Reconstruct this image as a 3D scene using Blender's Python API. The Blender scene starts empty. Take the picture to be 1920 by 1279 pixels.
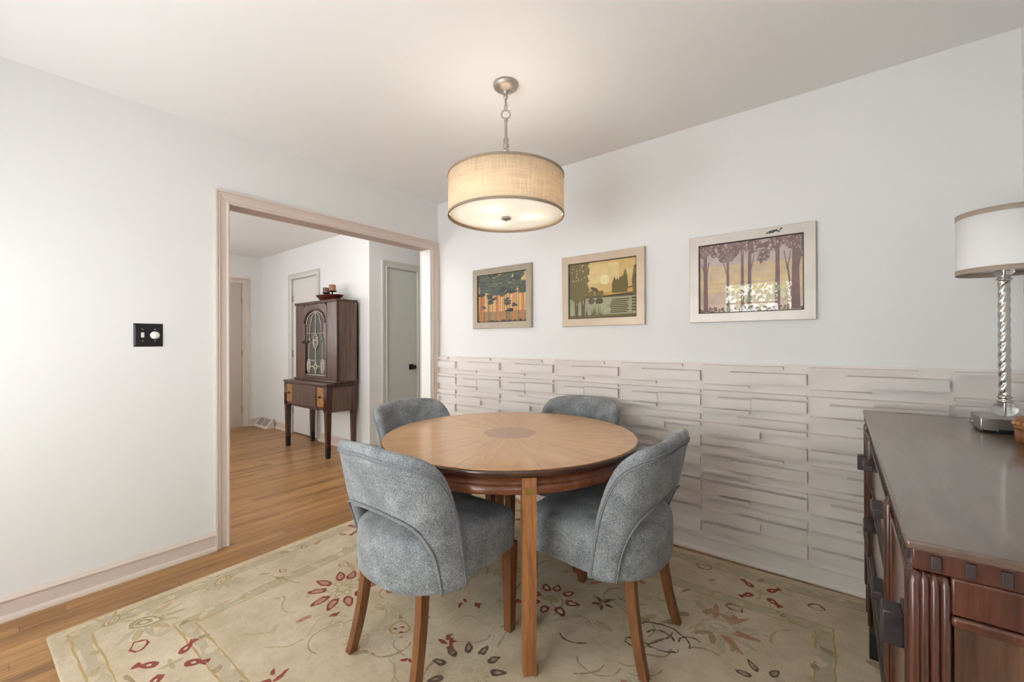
import bpy, bmesh, math, random
from mathutils import Vector, Matrix
random.seed(11)
PI = math.pi
sc = bpy.context.scene
COL = sc.collection

# ------------------------------------------------------------------ materials
def lin(c):
    f = lambda v: v / 12.92 if v <= .04045 else ((v + .055) / 1.055) ** 2.4
    return tuple(f(x / 255.0) for x in c) + (1.0,)

class NT:
    def __init__(s, name):
        s.m = bpy.data.materials.new(name); s.m.use_nodes = True
        s.t = s.m.node_tree; s.t.nodes.clear()
        s.out = s.n('ShaderNodeOutputMaterial'); s.b = s.n('ShaderNodeBsdfPrincipled')
        s.l(s.b.outputs[0], s.out.inputs[0])
    def n(s, k, **kw):
        n = s.t.nodes.new(k)
        for a, v in kw.items(): setattr(n, a, v)
        return n
    def l(s, a, b): s.t.links.new(a, b)
    def put(s, sock, v):
        if hasattr(v, 'is_linked') or hasattr(v, 'links'): s.l(v, sock)
        else: sock.default_value = v
    def coord(s): return s.n('ShaderNodeTexCoord').outputs['Object']
    def mapping(s, vec, scale=(1, 1, 1), rot=(0, 0, 0), loc=(0, 0, 0)):
        m = s.n('ShaderNodeMapping'); s.l(vec, m.inputs[0])
        m.inputs['Scale'].default_value = scale; m.inputs['Rotation'].default_value = rot; m.inputs['Location'].default_value = loc
        return m.outputs[0]
    def noise(s, vec, scale, detail=3, rough=.55, dist=0):
        n = s.n('ShaderNodeTexNoise'); s.l(vec, n.inputs['Vector'])
        n.inputs['Scale'].default_value = scale; n.inputs['Detail'].default_value = detail
        n.inputs['Roughness'].default_value = rough; n.inputs['Distortion'].default_value = dist
        return n.outputs['Fac']
    def math(s, op, a, b=0.0, c=0.0):
        n = s.n('ShaderNodeMath', operation=op)
        s.put(n.inputs[0], a); s.put(n.inputs[1], b); s.put(n.inputs[2], c)
        return n.outputs[0]
    def ramp(s, fac, stops, interp='LINEAR'):
        r = s.n('ShaderNodeValToRGB'); s.l(fac, r.inputs[0]); r.color_ramp.interpolation = interp
        e = r.color_ramp.elements
        while len(e) < len(stops): e.new(.5)
        for i, (p, c) in enumerate(stops):
            e[i].position = p; e[i].color = c
        return r.outputs[0]
    def mix(s, fac, a, b, mode='MIX'):
        n = s.n('ShaderNodeMix', data_type='RGBA', blend_type=mode)
        s.put(n.inputs[0], fac); s.put(n.inputs[6], a); s.put(n.inputs[7], b)
        return n.outputs[2]
    def bump(s, h, strength=.3, dist=.002):
        b = s.n('ShaderNodeBump'); s.l(h, b.inputs['Height'])
        b.inputs['Strength'].default_value = strength; b.inputs['Distance'].default_value = dist
        s.l(b.outputs[0], s.b.inputs['Normal'])
    def set(s, **kw):
        for k, v in kw.items(): s.put(s.b.inputs[k.replace('_', ' ')], v)
        return s

def flat(name, rgb, rough=.5, metal=0.0, vary=.06, nscale=8, spec=.5, bump=0, bscale=300):
    t = NT(name); c = lin(rgb); co = t.coord()
    d = tuple(max(0, x * (1 - vary)) for x in c[:3]) + (1,)
    u = tuple(min(1, x * (1 + vary)) for x in c[:3]) + (1,)
    t.set(Base_Color=t.ramp(t.noise(co, nscale), [(.35, d), (.65, u)]), Roughness=rough, Metallic=metal)
    t.b.inputs['Specular IOR Level'].default_value = spec
    if bump: t.bump(t.noise(co, bscale, 2), bump, .001)
    return t.m

def wood(name, dark, mid, light, along='z', scale=1.0, rough=.35, coat=0.0, stretch=14, bump=.05, spec=.5, lo=.32, hi=.7):
    t = NT(name); co = t.coord()
    s = {'x': (1, stretch, stretch), 'y': (stretch, 1, stretch), 'z': (stretch, stretch, 1)}[along]
    v = t.mapping(co, tuple(k * scale for k in s))
    n1 = t.noise(v, 2.2, 6, .62, .6); n2 = t.noise(v, 9, 4, .6)
    f = t.math('ADD', t.math('MULTIPLY', n1, .72), t.math('MULTIPLY', n2, .28))
    t.set(Base_Color=t.ramp(f, [(lo, lin(dark)), ((lo + hi) / 2, lin(mid)), (hi, lin(light))]), Roughness=rough, Coat_Weight=coat, Coat_Roughness=.12)
    t.b.inputs['Specular IOR Level'].default_value = spec
    if bump: t.bump(f, bump, .002)
    return t.m

def mat_paint(name, rgb, rough=.55, b=.06):
    t = NT(name); co = t.coord(); c = lin(rgb)
    n = t.noise(co, 1.3, 2)
    t.set(Base_Color=t.mix(n, tuple(x * .985 for x in c[:3]) + (1,), c), Roughness=rough)
    t.b.inputs['Specular IOR Level'].default_value = .3
    t.bump(t.noise(co, 130, 3), b, .002)
    return t.m

def mat_floor():
    t = NT('oak_strip_floor'); co = t.coord()
    sx = t.n('ShaderNodeSeparateXYZ'); t.l(co, sx.inputs[0])
    X, Y = sx.outputs[0], sx.outputs[1]
    xs = t.math('MULTIPLY', X, 1 / .057); row = t.math('FLOOR', xs); fx = t.math('FRACT', xs)
    wn = t.n('ShaderNodeTexWhiteNoise', noise_dimensions='1D'); t.l(row, wn.inputs['W'])
    ys = t.math('ADD', t.math('MULTIPLY', Y, 1 / .95), t.math('MULTIPLY', wn.outputs[0], 9.7)); colm = t.math('FLOOR', ys); fy = t.math('FRACT', ys)
    cv = t.n('ShaderNodeCombineXYZ'); t.l(row, cv.inputs[0]); t.l(colm, cv.inputs[1])
    w2 = t.n('ShaderNodeTexWhiteNoise', noise_dimensions='2D'); t.l(cv.outputs[0], w2.inputs['Vector'])
    pid = w2.outputs[0]
    off = t.n('ShaderNodeCombineXYZ'); t.l(t.math('MULTIPLY', pid, 37.0), off.inputs[2]); t.l(t.math('MULTIPLY', pid, 11.0), off.inputs[1])
    va = t.n('ShaderNodeVectorMath', operation='ADD'); t.l(co, va.inputs[0]); t.l(off.outputs[0], va.inputs[1])
    g = t.noise(t.mapping(va.outputs[0], (38, 1.6, 1)), 1.6, 6, .65, .8)
    g2 = t.noise(t.mapping(va.outputs[0], (220, 5, 1)), 1.0, 3, .6)
    base = t.ramp(pid, [(0, lin((140, 100, 58))), (.35, lin((166, 124, 75))), (.7, lin((182, 140, 89))), (1, lin((152, 110, 66)))])
    grain = t.ramp(g, [(.3, (.42, .36, .30, 1)), (.5, (.86, .82, .78, 1)), (.7, (1.12, 1.1, 1.06, 1))])
    c = t.mix(1.0, base, grain, 'MULTIPLY')
    c = t.mix(t.math('MULTIPLY', t.math('GREATER_THAN', g2, .60), .3), c, lin((92, 58, 34)))
    e1 = t.math('GREATER_THAN', t.math('ABSOLUTE', t.math('SUBTRACT', fx, .5)), .484)
    e2 = t.math('GREATER_THAN', t.math('ABSOLUTE', t.math('SUBTRACT', fy, .5)), .4985)
    gap = t.math('MAXIMUM', e1, e2)
    c = t.mix(t.math('MULTIPLY', gap, .55), c, lin((60, 36, 22)))
    t.set(Base_Color=c, Roughness=t.math('ADD', .26, t.math('MULTIPLY', g, .16)))
    t.bump(t.math('SUBTRACT', t.math('MULTIPLY', g2, .25), gap), .22, .0015)
    return t.m

def mat_fabric():
    t = NT('grey_chenille'); co = t.coord()
    a = t.noise(t.mapping(co, (1, 1, .45)), 520, 3, .7); b = t.noise(t.mapping(co, (.4, .4, 1.2)), 420, 2, .6); c = t.noise(co, 14, 3)
    f = t.math('ADD', t.math('MULTIPLY', a, .6), t.math('ADD', t.math('MULTIPLY', b, .22), t.math('MULTIPLY', c, .18)))
    t.set(Base_Color=t.ramp(f, [(.37, lin((60, 63, 69))), (.5, lin((124, 127, 132))), (.63, lin((188, 190, 192)))]), Roughness=.95,
          Sheen_Weight=.25, Sheen_Roughness=.5)
    t.b.inputs['Specular IOR Level'].default_value = .1
    t.bump(f, .55, .003)
    return t.m

def mat_tabletop():
    t = NT('sunburst_veneer'); co = t.coord()
    sx = t.n('ShaderNodeSeparateXYZ'); t.l(co, sx.inputs[0]); X, Y = sx.outputs[0], sx.outputs[1]
    ang = t.math('ARCTAN2', Y, X); r = t.math('SQRT', t.math('ADD', t.math('MULTIPLY', X, X), t.math('MULTIPLY', Y, Y)))
    sg = t.math('MULTIPLY', t.math('ADD', ang, .19), 12 / (2 * PI)); sid = t.math('FLOOR', sg); sf = t.math('FRACT', sg)
    cv = t.n('ShaderNodeCombineXYZ')
    t.l(t.math('MULTIPLY', ang, 3.6), cv.inputs[0]); t.l(t.math('MULTIPLY', r, 1.6), cv.inputs[1]); t.l(t.math('MULTIPLY', sid, 3.3), cv.inputs[2])
    g = t.noise(cv.outputs[0], 3.0, 6, .6, .5)
    wn = t.n('ShaderNodeTexWhiteNoise', noise_dimensions='1D'); t.l(sid, wn.inputs['W'])
    base = t.ramp(g, [(.28, lin((188, 138, 84))), (.5, lin((204, 154, 97))), (.74, lin((214, 166, 110)))])
    seg = t.ramp(wn.outputs[0], [(0, (.92, .90, .87, 1)), (1, (1.03, 1.02, 1.0, 1))])
    c = t.mix(1.0, base, seg, 'MULTIPLY')
    ln = t.math('GREATER_THAN', t.math('ABSOLUTE', t.math('SUBTRACT', sf, .5)), .493)
    c = t.mix(t.math('MULTIPLY', ln, .35), c, lin((92, 58, 34)))
    # straight leaf joint across the middle
    jt = t.math('LESS_THAN', t.math('ABSOLUTE', t.math('ADD', t.math('MULTIPLY', X, .26), t.math('MULTIPLY', Y, .966))), .0016)
    g3 = t.noise(t.mapping(co, (60, 6, 1)), 2, 5, .6)
    inner = t.ramp(g3, [(.3, lin((150, 104, 64))), (.7, lin((178, 130, 84)))])
    c = t.mix(t.math('LESS_THAN', r, .128), c, inner)
    c = t.mix(t.math('MULTIPLY', jt, .7), c, lin((80, 50, 32)))
    c = t.mix(t.math('MULTIPLY', t.math('GREATER_THAN', r, .545), .14), c, lin((120, 72, 40)))
    t.set(Base_Color=c, Roughness=.3, Coat_Weight=.5, Coat_Roughness=.12)
    return t.m

def mat_rug(name, rgb, wear=.45):
    t = NT(name); co = t.coord()
    n1 = t.noise(co, 5, 5, .6); n2 = t.noise(co, 30, 4, .65); n3 = t.noise(co, 420, 2, .7); n4 = t.noise(t.mapping(co, (3, 16, 1)), 3, 4, .6)
    base = t.ramp(n1, [(.3, lin((206, 184, 152))), (.5, lin((223, 203, 173))), (.7, lin((235, 218, 193)))])
    base = t.mix(t.math('MULTIPLY', t.ramp(n2, [(.5, (0, 0, 0, 1)), (.72, (1, 1, 1, 1))]), .35), base, lin((190, 164, 128)))
    base = t.mix(t.math('MULTIPLY', t.ramp(n4, [(.55, (0, 0, 0, 1)), (.75, (1, 1, 1, 1))]), .3), base, lin((184, 168, 140)))
    if rgb:
        w = t.ramp(t.noise(co, 55, 4, .7), [(.5 - wear * .35, (1, 1, 1, 1)), (.5 + .28, (1 - wear,) * 3 + (1,))])
        base = t.mix(w, base, lin(rgb))
    c = t.mix(1.0, base, t.ramp(n3, [(.34, (.70, .68, .65, 1)), (.5, (.97, .96, .95, 1)), (.66, (1.16, 1.15, 1.13, 1))]), 'MULTIPLY')
    t.set(Base_Color=c, Roughness=1.0, Sheen_Weight=.2)
    t.b.inputs['Specular IOR Level'].default_value = .05
    t.bump(t.math('ADD', n3, t.math('MULTIPLY', n2, .6)), 1.0, .005)
    return t.m

def mat_glass(name, tint=(1, 1, 1), ior=1.5, rough=.0, refl=1.0):
    t = NT(name); t.t.nodes.remove(t.b)
    tr = t.n('ShaderNodeBsdfTransparent'); tr.inputs[0].default_value = tint + (1,)
    gl = t.n('ShaderNodeBsdfGlossy'); gl.inputs['Roughness'].default_value = rough
    fr = t.n('ShaderNodeFresnel'); fr.inputs[0].default_value = ior
    mx = t.n('ShaderNodeMixShader'); ge = t.n('ShaderNodeNewGeometry'); t.l(t.math('MULTIPLY', t.math('MULTIPLY', fr.outputs[0], refl), t.math('SUBTRACT', 1.0, ge.outputs['Backfacing'])), mx.inputs[0]); t.l(tr.outputs[0], mx.inputs[1]); t.l(gl.outputs[0], mx.inputs[2])
    t.l(mx.outputs[0], t.out.inputs[0])
    return t.m

def mat_real_glass(name):
    t = NT(name); t.set(Base_Color=(.97, .98, .98, 1), Roughness=.02, Transmission_Weight=1.0, IOR=1.45)
    return t.m

def mat_translucent(name, rgb, trans=.5, weave=0, tr_rgb=None, rough=.9):
    t = NT(name); co = t.coord(); c = lin(rgb); col = None
    if weave:
        a = t.noise(t.mapping(co, (1, 1, .05)), weave, 3, .7); b = t.noise(t.mapping(co, (.04, .04, 1)), weave, 3, .7)
        f = t.math('MULTIPLY', t.math('ADD', a, b), .5)
        col = t.ramp(f, [(.36, tuple(x * .76 for x in c[:3]) + (1,)), (.5, c), (.64, tuple(min(1, x * 1.14) for x in c[:3]) + (1,))])
    else:
        col = t.ramp(t.noise(co, 20), [(.3, tuple(x * .97 for x in c[:3]) + (1,)), (.7, c)])
    t.l(col, t.b.inputs['Base Color']); t.b.inputs['Roughness'].default_value = rough
    tl = t.n('ShaderNodeBsdfTranslucent')
    if tr_rgb: tl.inputs[0].default_value = lin(tr_rgb)
    else: t.l(col, tl.inputs[0])
    mx = t.n('ShaderNodeMixShader'); mx.inputs[0].default_value = trans
    t.l(t.b.outputs[0], mx.inputs[1]); t.l(tl.outputs[0], mx.inputs[2]); t.l(mx.outputs[0], t.out.inputs[0])
    return t.m

def mat_emit(name, rgb, k):
    t = NT(name); t.set(Base_Color=rgb + (1,), Emission_Color=rgb + (1,), Emission_Strength=k); return t.m

M = dict(
    wall=mat_paint('white_wall_paint', (228, 228, 227)), ceil=mat_paint('ceiling_paint', (240, 240, 239)),
    trim=mat_paint('taupe_trim_paint', (208, 193, 182), .4, .02), wains=mat_paint('taupe_panel_paint', (222, 214, 210), .45, .03),
    doorg=mat_paint('grey_green_door_paint', (196, 198, 188), .45, .02), doorw=mat_paint('pale_door_paint', (214, 210, 208), .45, .02),
    doort=mat_paint('taupe_door_paint', (190, 177, 168), .45, .02), greytrim=mat_paint('pale_grey_trim_paint', (206, 206, 200), .45, .02),
    floor=mat_floor(), fabric=mat_fabric(), piping=flat('grey_piping', (124, 126, 130), .95, vary=.2, nscale=200, spec=.1),
    top=mat_tabletop(),
    chairleg=wood('walnut_brown_leg', (84, 50, 28), (118, 74, 43), (140, 92, 56), 'z', 1.6, .4),
    tleg=wood('table_leg_wood', (112, 70, 38), (152, 100, 60), (176, 122, 76), 'z', 2.0, .35),
    apron=wood('apron_mahogany', (74, 38, 22), (112, 62, 38), (140, 84, 54), 'x', 1.2, .3, .3),
    edge=wood('dark_table_edge', (48, 26, 16), (70, 40, 26), (88, 54, 36), 'x', 1, .3, .4),
    brass=flat('aged_brass', (150, 122, 72), .45, .7, .15),
    maho=wood('sideboard_mahogany', (44, 22, 16), (74, 40, 29), (104, 60, 43), 'z', 1.3, .28, .35, lo=.3, hi=.72),
    mahotop=wood('sideboard_top', (74, 56, 46), (94, 75, 63), (112, 90, 76), 'y', .8, .28, .6, stretch=9),
    mahoend=wood('sideboard_end_veneer', (54, 36, 27), (84, 58, 43), (112, 80, 58), 'z', 1.1, .3, .3, stretch=20),
    mahodk=flat('dark_sideboard_trim', (52, 40, 38), .4, vary=.25),
    mahofr=wood('sideboard_front_veneer', (86, 56, 44), (118, 84, 70), (140, 106, 92), 'z', 1.1, .18, .6, stretch=10),
    gunmetal=flat('violet_grey_metal', (66, 60, 64), .35, .5, .2, 40),
    blackfoot=flat('black_foot', (22, 19, 17), .45),
    cab=wood('cabinet_walnut', (44, 25, 17), (78, 48, 34), (112, 76, 55), 'z', 1.3, .3, .3, stretch=16),
    cabdk=wood('cabinet_dark_wood', (40, 18, 13), (66, 32, 23), (88, 46, 34), 'z', 1.5, .3, .3),
    cabside=wood('cabinet_side_veneer', (62, 44, 36), (96, 74, 62), (120, 94, 78), 'z', .9, .3, .3, stretch=18),
    burl=flat('burl_veneer', (150, 106, 58), .3, vary=.4, nscale=60),
    blackmetal=flat('black_metal', (26, 25, 26), .4, .4, .2),
    inside=flat('reflection_grey_interior', (128, 120, 116), .7),
    trac=flat('cream_tracery', (214, 206, 186), .5),
    glass=mat_glass('window_glass'), pglass=mat_glass('picture_glass', ior=1.5, refl=1.5), cglass=mat_glass('cabinet_glass', (.9, .93, .95), 1.5, 0, 3.0),
    nickel=flat('brushed_nickel', (172, 162, 152), .38, .85, .05), chrome=flat('polished_nickel', (205, 203, 200), .16, 1.0, .04),
    steel=flat('grey_steel', (160, 156, 154), .3, .9, .08),
    linen=mat_translucent('beige_linen', (226, 204, 172), .16, 230), shadeband=flat('taupe_shade_band', (150, 134, 116), .9, bump=.2),
    whiteshade=mat_translucent('white_shade_fabric', (250, 250, 250), .15, 0), topdiff=mat_translucent('milky_uplight_softener', (244, 242, 238), .8, 0), diff=mat_translucent('frosted_diffuser', (244, 244, 240), .32, 0, rough=.5),
    lampband=flat('taupe_ribbon', (160, 144, 130), .9),
    bulb=mat_emit('lit_bulb', (1.0, .97, .93), 9), crystal=mat_real_glass('clear_glass_ball'),
    frame1=flat('bronze_silver_frame', (160, 148, 130), .45, .35, .05), frame2=flat('champagne_frame', (190, 172, 152), .42, .35, .05),
    frame3=flat('pale_silver_frame', (196, 188, 180), .42, .35, .05), dark=flat('dark_lip', (38, 32, 30), .6),
    switchblk=flat('bronze_black_plate', (38, 36, 38), .35, .5, .1), white=flat('white_plastic', (238, 236, 230), .35),
    vent=flat('vent_metal', (206, 194, 184), .45), ventdk=flat('vent_slot', (110, 100, 94), .6),
    bowl=flat('dark_red_bowl', (72, 22, 18), .3, vary=.2), candle=flat('brown_candle', (150, 104, 72), .6, vary=.25, nscale=30),
    candle2=flat('grey_brown_candle', (112, 88, 72), .6, vary=.25, nscale=30), wick=flat('candle_wick', (30, 26, 24), .9),
    boxw=wood('carved_box_wood', (96, 56, 30), (132, 82, 46), (158, 104, 62), 'x', 2.5, .45, bump=.3),
    gold=flat('gilt_border', (168, 128, 74), .5, .3), hinge=flat('hinge_metal', (150, 140, 130), .4, .7), lining=mat_paint('shaded_lining_paint', (176, 156, 144), .45, .02),
    frost=flat('window_frame_paint', (236, 236, 232), .4), leaf=flat('tree_leaves', (128, 164, 112), .7, vary=.4, nscale=6), bark=flat('tree_bark', (92, 76, 62), .9, vary=.3),
)

# ------------------------------------------------------------------ geometry helpers
class MB:
    def __init__(s): s.bm = bmesh.new(); s.mi = 0
    def _faces(s, fs, smooth=False):
        for f in fs:
            f.material_index = s.mi; f.smooth = smooth
    def box(s, x0, x1, y0, y1, z0, z1, bev=0, rot=None, seg=2):
        r = bmesh.ops.create_cube(s.bm, size=1)
        vs = r['verts']; c = Vector(((x0 + x1) / 2, (y0 + y1) / 2, (z0 + z1) / 2)); d = (abs(x1 - x0), abs(y1 - y0), abs(z1 - z0))
        for v in vs: v.co = Vector((v.co.x * d[0], v.co.y * d[1], v.co.z * d[2]))
        fs = list({f for v in vs for f in v.link_faces}); s._faces(fs)
        if bev:
            es = list({e for v in vs for e in v.link_edges})
            rb = bmesh.ops.bevel(s.bm, geom=es, offset=min(bev, min(d) * .45), segments=seg, affect='EDGES', profile=.5)
            s._faces(rb['faces'], True)
            vs = list({v for f in rb['faces'] for v in f.verts} | {v for v in vs if v.is_valid})
        for v in vs:
            v.co = (rot @ v.co if rot else v.co) + c
        return s
    def loft(s, rings, closed=True, cap=True, smooth=True):
        R = [[s.bm.verts.new(p) for p in r] for r in rings]; n = len(R[0]); fs = []
        for a, b in zip(R, R[1:]):
            for i in range(n if closed else n - 1):
                j = (i + 1) % n
                try: fs.append(s.bm.faces.new((a[i], a[j], b[j], b[i])))
                except ValueError: pass
        s._faces(fs, smooth)
        if cap and closed:
            s._faces([s.bm.faces.new(list(reversed(R[0]))), s.bm.faces.new(R[-1])])
        return s
    def lathe(s, prof, c=(0, 0, 0), n=32, cap=True, smooth=True):
        rings = [[(c[0] + max(r, .0004) * math.cos(2 * PI * i / n), c[1] + max(r, .0004) * math.sin(2 * PI * i / n), c[2] + z) for i in range(n)] for r, z in prof]
        return s.loft(rings, True, cap, smooth)
    def tube(s, pts, r, n=8, cap=True, closed=False):
        pts = [Vector(p) for p in pts]; rings = []; m = len(pts); prev = None
        for i, p in enumerate(pts):
            if closed: t = pts[(i + 1) % m] - pts[i - 1]
            else: t = pts[min(i + 1, m - 1)] - pts[max(i - 1, 0)]
            if t.length < 1e-9: t = Vector((0, 0, 1))
            t.normalize()
            if prev is None: prev = t.orthogonal().normalized()
            u = (prev - t * prev.dot(t))
            u = u.normalized() if u.length > 1e-6 else t.orthogonal().normalized()
            prev = u; w = t.cross(u); rr = r[i] if isinstance(r, (list, tuple)) else r
            rings.append([p + (u * math.cos(2 * PI * k / n) + w * math.sin(2 * PI * k / n)) * rr for k in range(n)])
        if closed: rings.append(rings[0])
        return s.loft(rings, True, cap and not closed)
    def poly(s, pts, smooth=False):
        f = s.bm.faces.new([s.bm.verts.new(p) for p in pts]); s._faces([f], smooth); return s
    def prism(s, pts, d):
        d = Vector(d); a = [Vector(p) for p in pts]
        return s.loft([a, [p + d for p in a]], True, True, False)
    def sphere(s, c, r, sz=(1, 1, 1), u=20, v=12):
        n0 = len(s.bm.verts)
        rr = bmesh.ops.create_uvsphere(s.bm, u_segments=u, v_segments=v, radius=r)
        fs = {f for vv in rr['verts'] for f in vv.link_faces}; s._faces(fs, True)
        for vv in rr['verts']: vv.co = Vector((vv.co.x * sz[0], vv.co.y * sz[1], vv.co.z * sz[2])) + Vector(c)
        return s

def loc_of(p):
    v = Vector((0, 0, 0))
    while p is not None: v = v + Vector(p.location); p = p.parent
    return v

def obj(name, mb, mats, parent=None, weld=False):
    if not isinstance(mats, (list, tuple)): mats = [mats]
    if weld: bmesh.ops.remove_doubles(mb.bm, verts=mb.bm.verts[:], dist=1e-5)
    bmesh.ops.recalc_face_normals(mb.bm, faces=mb.bm.faces[:])
    if parent is not None:
        bmesh.ops.translate(mb.bm, verts=mb.bm.verts[:], vec=-loc_of(parent))
    me = bpy.data.meshes.new(name); mb.bm.to_mesh(me); mb.bm.free()
    for m in mats: me.materials.append(m)
    o = bpy.data.objects.new(name, me); COL.objects.link(o)
    if parent is not None: o.parent = parent
    return o

def tag(o, label, cat, group=None):
    o['label'] = label; o['category'] = cat
    if group: o['group'] = group
    return o

def thing(name, label, cat, loc, group=None):
    o = bpy.data.objects.new(name, None); o.empty_display_size = .1; COL.objects.link(o); o.location = loc
    return tag(o, label, cat, group)

def centre(o):
    """put a one-mesh thing's origin at its base"""
    me = o.data; xs = [v.co for v in me.vertices]
    c = Vector(((min(v.x for v in xs) + max(v.x for v in xs)) / 2, (min(v.y for v in xs) + max(v.y for v in xs)) / 2, min(v.z for v in xs)))
    for v in me.vertices: v.co -= c
    o.location = c
    return o

def struct(name, mb, mats, parent=None, weld=False):
    o = obj(name, mb, mats, parent, weld)
    if parent is None: o['kind'] = 'structure'
    return o

# ------------------------------------------------------------------ room constants (metres; room corner at the origin)
H = 2.44
XR = 3.425          # right wall
YF = -3.5           # front wall, behind the camera
HW = .015           # hall back wall
HX0 = -3.86         # hall far end wall
HXC = -1.10         # hall outside corner
T = .12

b = MB(); b.box(HX0 - .1, XR + .1, YF - .1, 1.6, -.06, 0); struct('floor', b, M['floor'])
b = MB(); b.box(HX0 - .1, XR + .1, YF - .1, 1.6, H, H + .06); struct('ceiling', b, M['ceil'])
OY0, OY1, OH = -1.645, -.093, 2.022      # cased opening
b = MB(); b.box(-T, 0, YF, OY0, 0, H).box(-T, 0, OY0, OY1, OH, H).box(-T, 0, OY1, 1.5, 0, H); struct('wall_left', b, M['wall'])
b = MB(); b.box(0, XR + .1, 0, T, 0, H); struct('wall_back', b, M['wall'])

def wall_holes_x(y0, y1, xa, xb, holes):
    """wall along x with rectangular holes (x0,x1,z0,z1), left to right"""
    m = MB(); x = xa
    for (a, c, z0, z1) in holes:
        m.box(x, a, y0, y1, 0, H)
        if z0 > 0: m.box(a, c, y0, y1, 0, z0)
        m.box(a, c, y0, y1, z1, H); x = c
    m.box(x, xb, y0, y1, 0, H)
    return m
WIN1 = (1.62, 2.44, .25, 1.97)
WIN2 = (.20, 1.30, .70, 1.53)
WIN3 = (-3.2, -.25, .95, 1.53)
struct('wall_front', wall_holes_x(YF - T, YF, HX0, XR + .1, [WIN3, WIN2, WIN1]), M['wall'])
# right wall with a window added behind the camera for more daylight
WR = (-3.25, -2.85, 1.25, 2.0)
b = MB(); b.box(XR, XR + T, YF, WR[0], 0, H).box(XR, XR + T, WR[1], 0, 0, H).box(XR, XR + T, WR[0], WR[1], 0, WR[2]).box(XR, XR + T, WR[0], WR[1], WR[3], H)
struct('wall_right', b, M['wall'])
# hall walls: the back one carries a door, then turns a corner into the closet wall
D2 = (-2.885, -2.205, 2.035)
b = MB(); b.box(HX0, D2[0], HW, HW + T, 0, H).box(D2[0], D2[1], HW, HW + T, D2[2], H).box(D2[1], HXC, HW, HW + T, 0, H).box(D2[0] - .1, D2[1] + .1, HW + T, HW + T + .04, 0, H); struct('wall_hall_back', b, M['wall'])  # last box: unseen panel added behind the door to block outside light
D3 = (.232, .662, 2.033)
b = MB(); b.box(HXC - T, HXC, HW + T, D3[0], 0, H).box(HXC - T, HXC, D3[0], D3[1], D3[2], H).box(HXC - T, HXC, D3[1], 1.5, 0, H).box(HXC - T - .04, HXC - T, D3[0] - .05, D3[1] + .1, 0, H); struct('wall_hall_side', b, M['wall'])  # last box: added behind the closet door against light leaking in
b = MB(); b.box(HXC - T, 0, 1.5, 1.55, 0, H); struct('wall_hall_rear', b, M['wall'])
D1 = (-1.03, -.232, 2.045)
WE = (-2.7, -1.9, 1.0, 2.0)
b = MB(); b.box(HX0 - T, HX0, YF, WE[0], 0, H).box(HX0 - T, HX0, WE[0], WE[1], 0, WE[2]).box(HX0 - T, HX0, WE[0], WE[1], WE[3], H).box(HX0 - T, HX0, WE[1], D1[0], 0, H).box(HX0 - T, HX0, D1[0], D1[1], D1[2], H).box(HX0 - T, HX0, D1[1], HW + T, 0, H).box(HX0 - T - .04, HX0 - T, D1[0] - .1, D1[1] + .1, 0, H); struct('wall_hall_end', b, M['wall'])  # last box: added behind the end door to stop light leaks

# windows: frame, sash bars and panes
def window(name, plane, fixed, a0, a1, z0, z1, nv, nh):
    fr = MB(); w = .045
    def bx(m, p0, p1, q0, q1, d0=-.03, d1=.03):
        if plane == 'y': m.box(p0, p1, fixed + d0, fixed + d1, q0, q1, .003)
        else: m.box(fixed + d0, fixed + d1, p0, p1, q0, q1, .003)
    bx(fr, a0, a0 + w, z0, z1); bx(fr, a1 - w, a1, z0, z1); bx(fr, a0 + w, a1 - w, z0, z0 + w); bx(fr, a0 + w, a1 - w, z1 - w, z1)
    for i in range(1, nv):
        a = a0 + (a1 - a0) * i / nv; bx(fr, a - .012, a + .012, z0 + w, z1 - w, -.02, .02)
    for i in range(1, nh):
        z = z0 + (z1 - z0) * i / nh; bx(fr, a0 + w, a1 - w, z - .012, z + .012, -.019, .019)
    o = struct(name, fr, M['frost'])
    g = MB(); bx(g, a0 + w, a1 - w, z0 + w, z1 - w, -.004, .004)
    obj('window_pane', g, M['glass'], o)
    s = MB(); 
    if plane == 'y': s.box(a0 - .05, a1 + .05, YF, YF + .06, z0 - .035, z0 - .002, .006)
    else: s.box(*((XR - .06, XR) if fixed > 0 else (HX0, HX0 + .06)), a0 - .05, a1 + .05, z0 - .035, z0 - .002, .006)
    obj('window_sill', s, M['frost'], o)
    return o
window('window_1', 'y', YF - T / 2, *WIN1, 1, 6)
window('fill_window_2', 'y', YF - T / 2, *WIN2, 1, 2)  # unseen window added to supplement the daylight
window('window_3', 'y', YF - T / 2, *WIN3, 3, 2)
window('fill_window_4', 'x', XR + T / 2, *WR, 1, 2)
window('fill_window_5', 'x', HX0 - T / 2, *WE, 1, 2)  # unseen window added to brighten the hall

# casings, swept with mitred corners
def casing(name, axis, face, dirn, a0, a1, h, mat, wdt=.067, parent=None):
    prof = [(-.004, 0), (-.004, .012), (.004, .016), (.009, .013), (.012, .010), (.042, .013), (.046, .020), (.052, .021), (.056, .017), (.059, .023), (wdt, .023), (wdt, 0)]
    m = MB(); st = []
    for k in range(4):
        ring = []
        for o, d in prof:
            a, z = [(a0 - o, 0), (a0 - o, h + o), (a1 + o, h + o), (a1 + o, 0)][k]
            ring.append((face + dirn * d, a, z) if axis == 'x' else (a, face + dirn * d, z))
        st.append(ring)
    m.loft(st, True, True, False)
    return struct(name, m, mat, parent)
casing('trim_1', 'x', 0, 1, OY0, OY1 + .023, OH, M['trim'])
casing('trim_2', 'x', -T, -1, OY0, OY1, OH, M['trim'])
b = MB(); b.box(-T, 0, OY0, OY1, OH - .004, OH + .001); struct('trim_3', b, M['lining'])  # head lining: shade under the opening is put into its darker taupe
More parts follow.
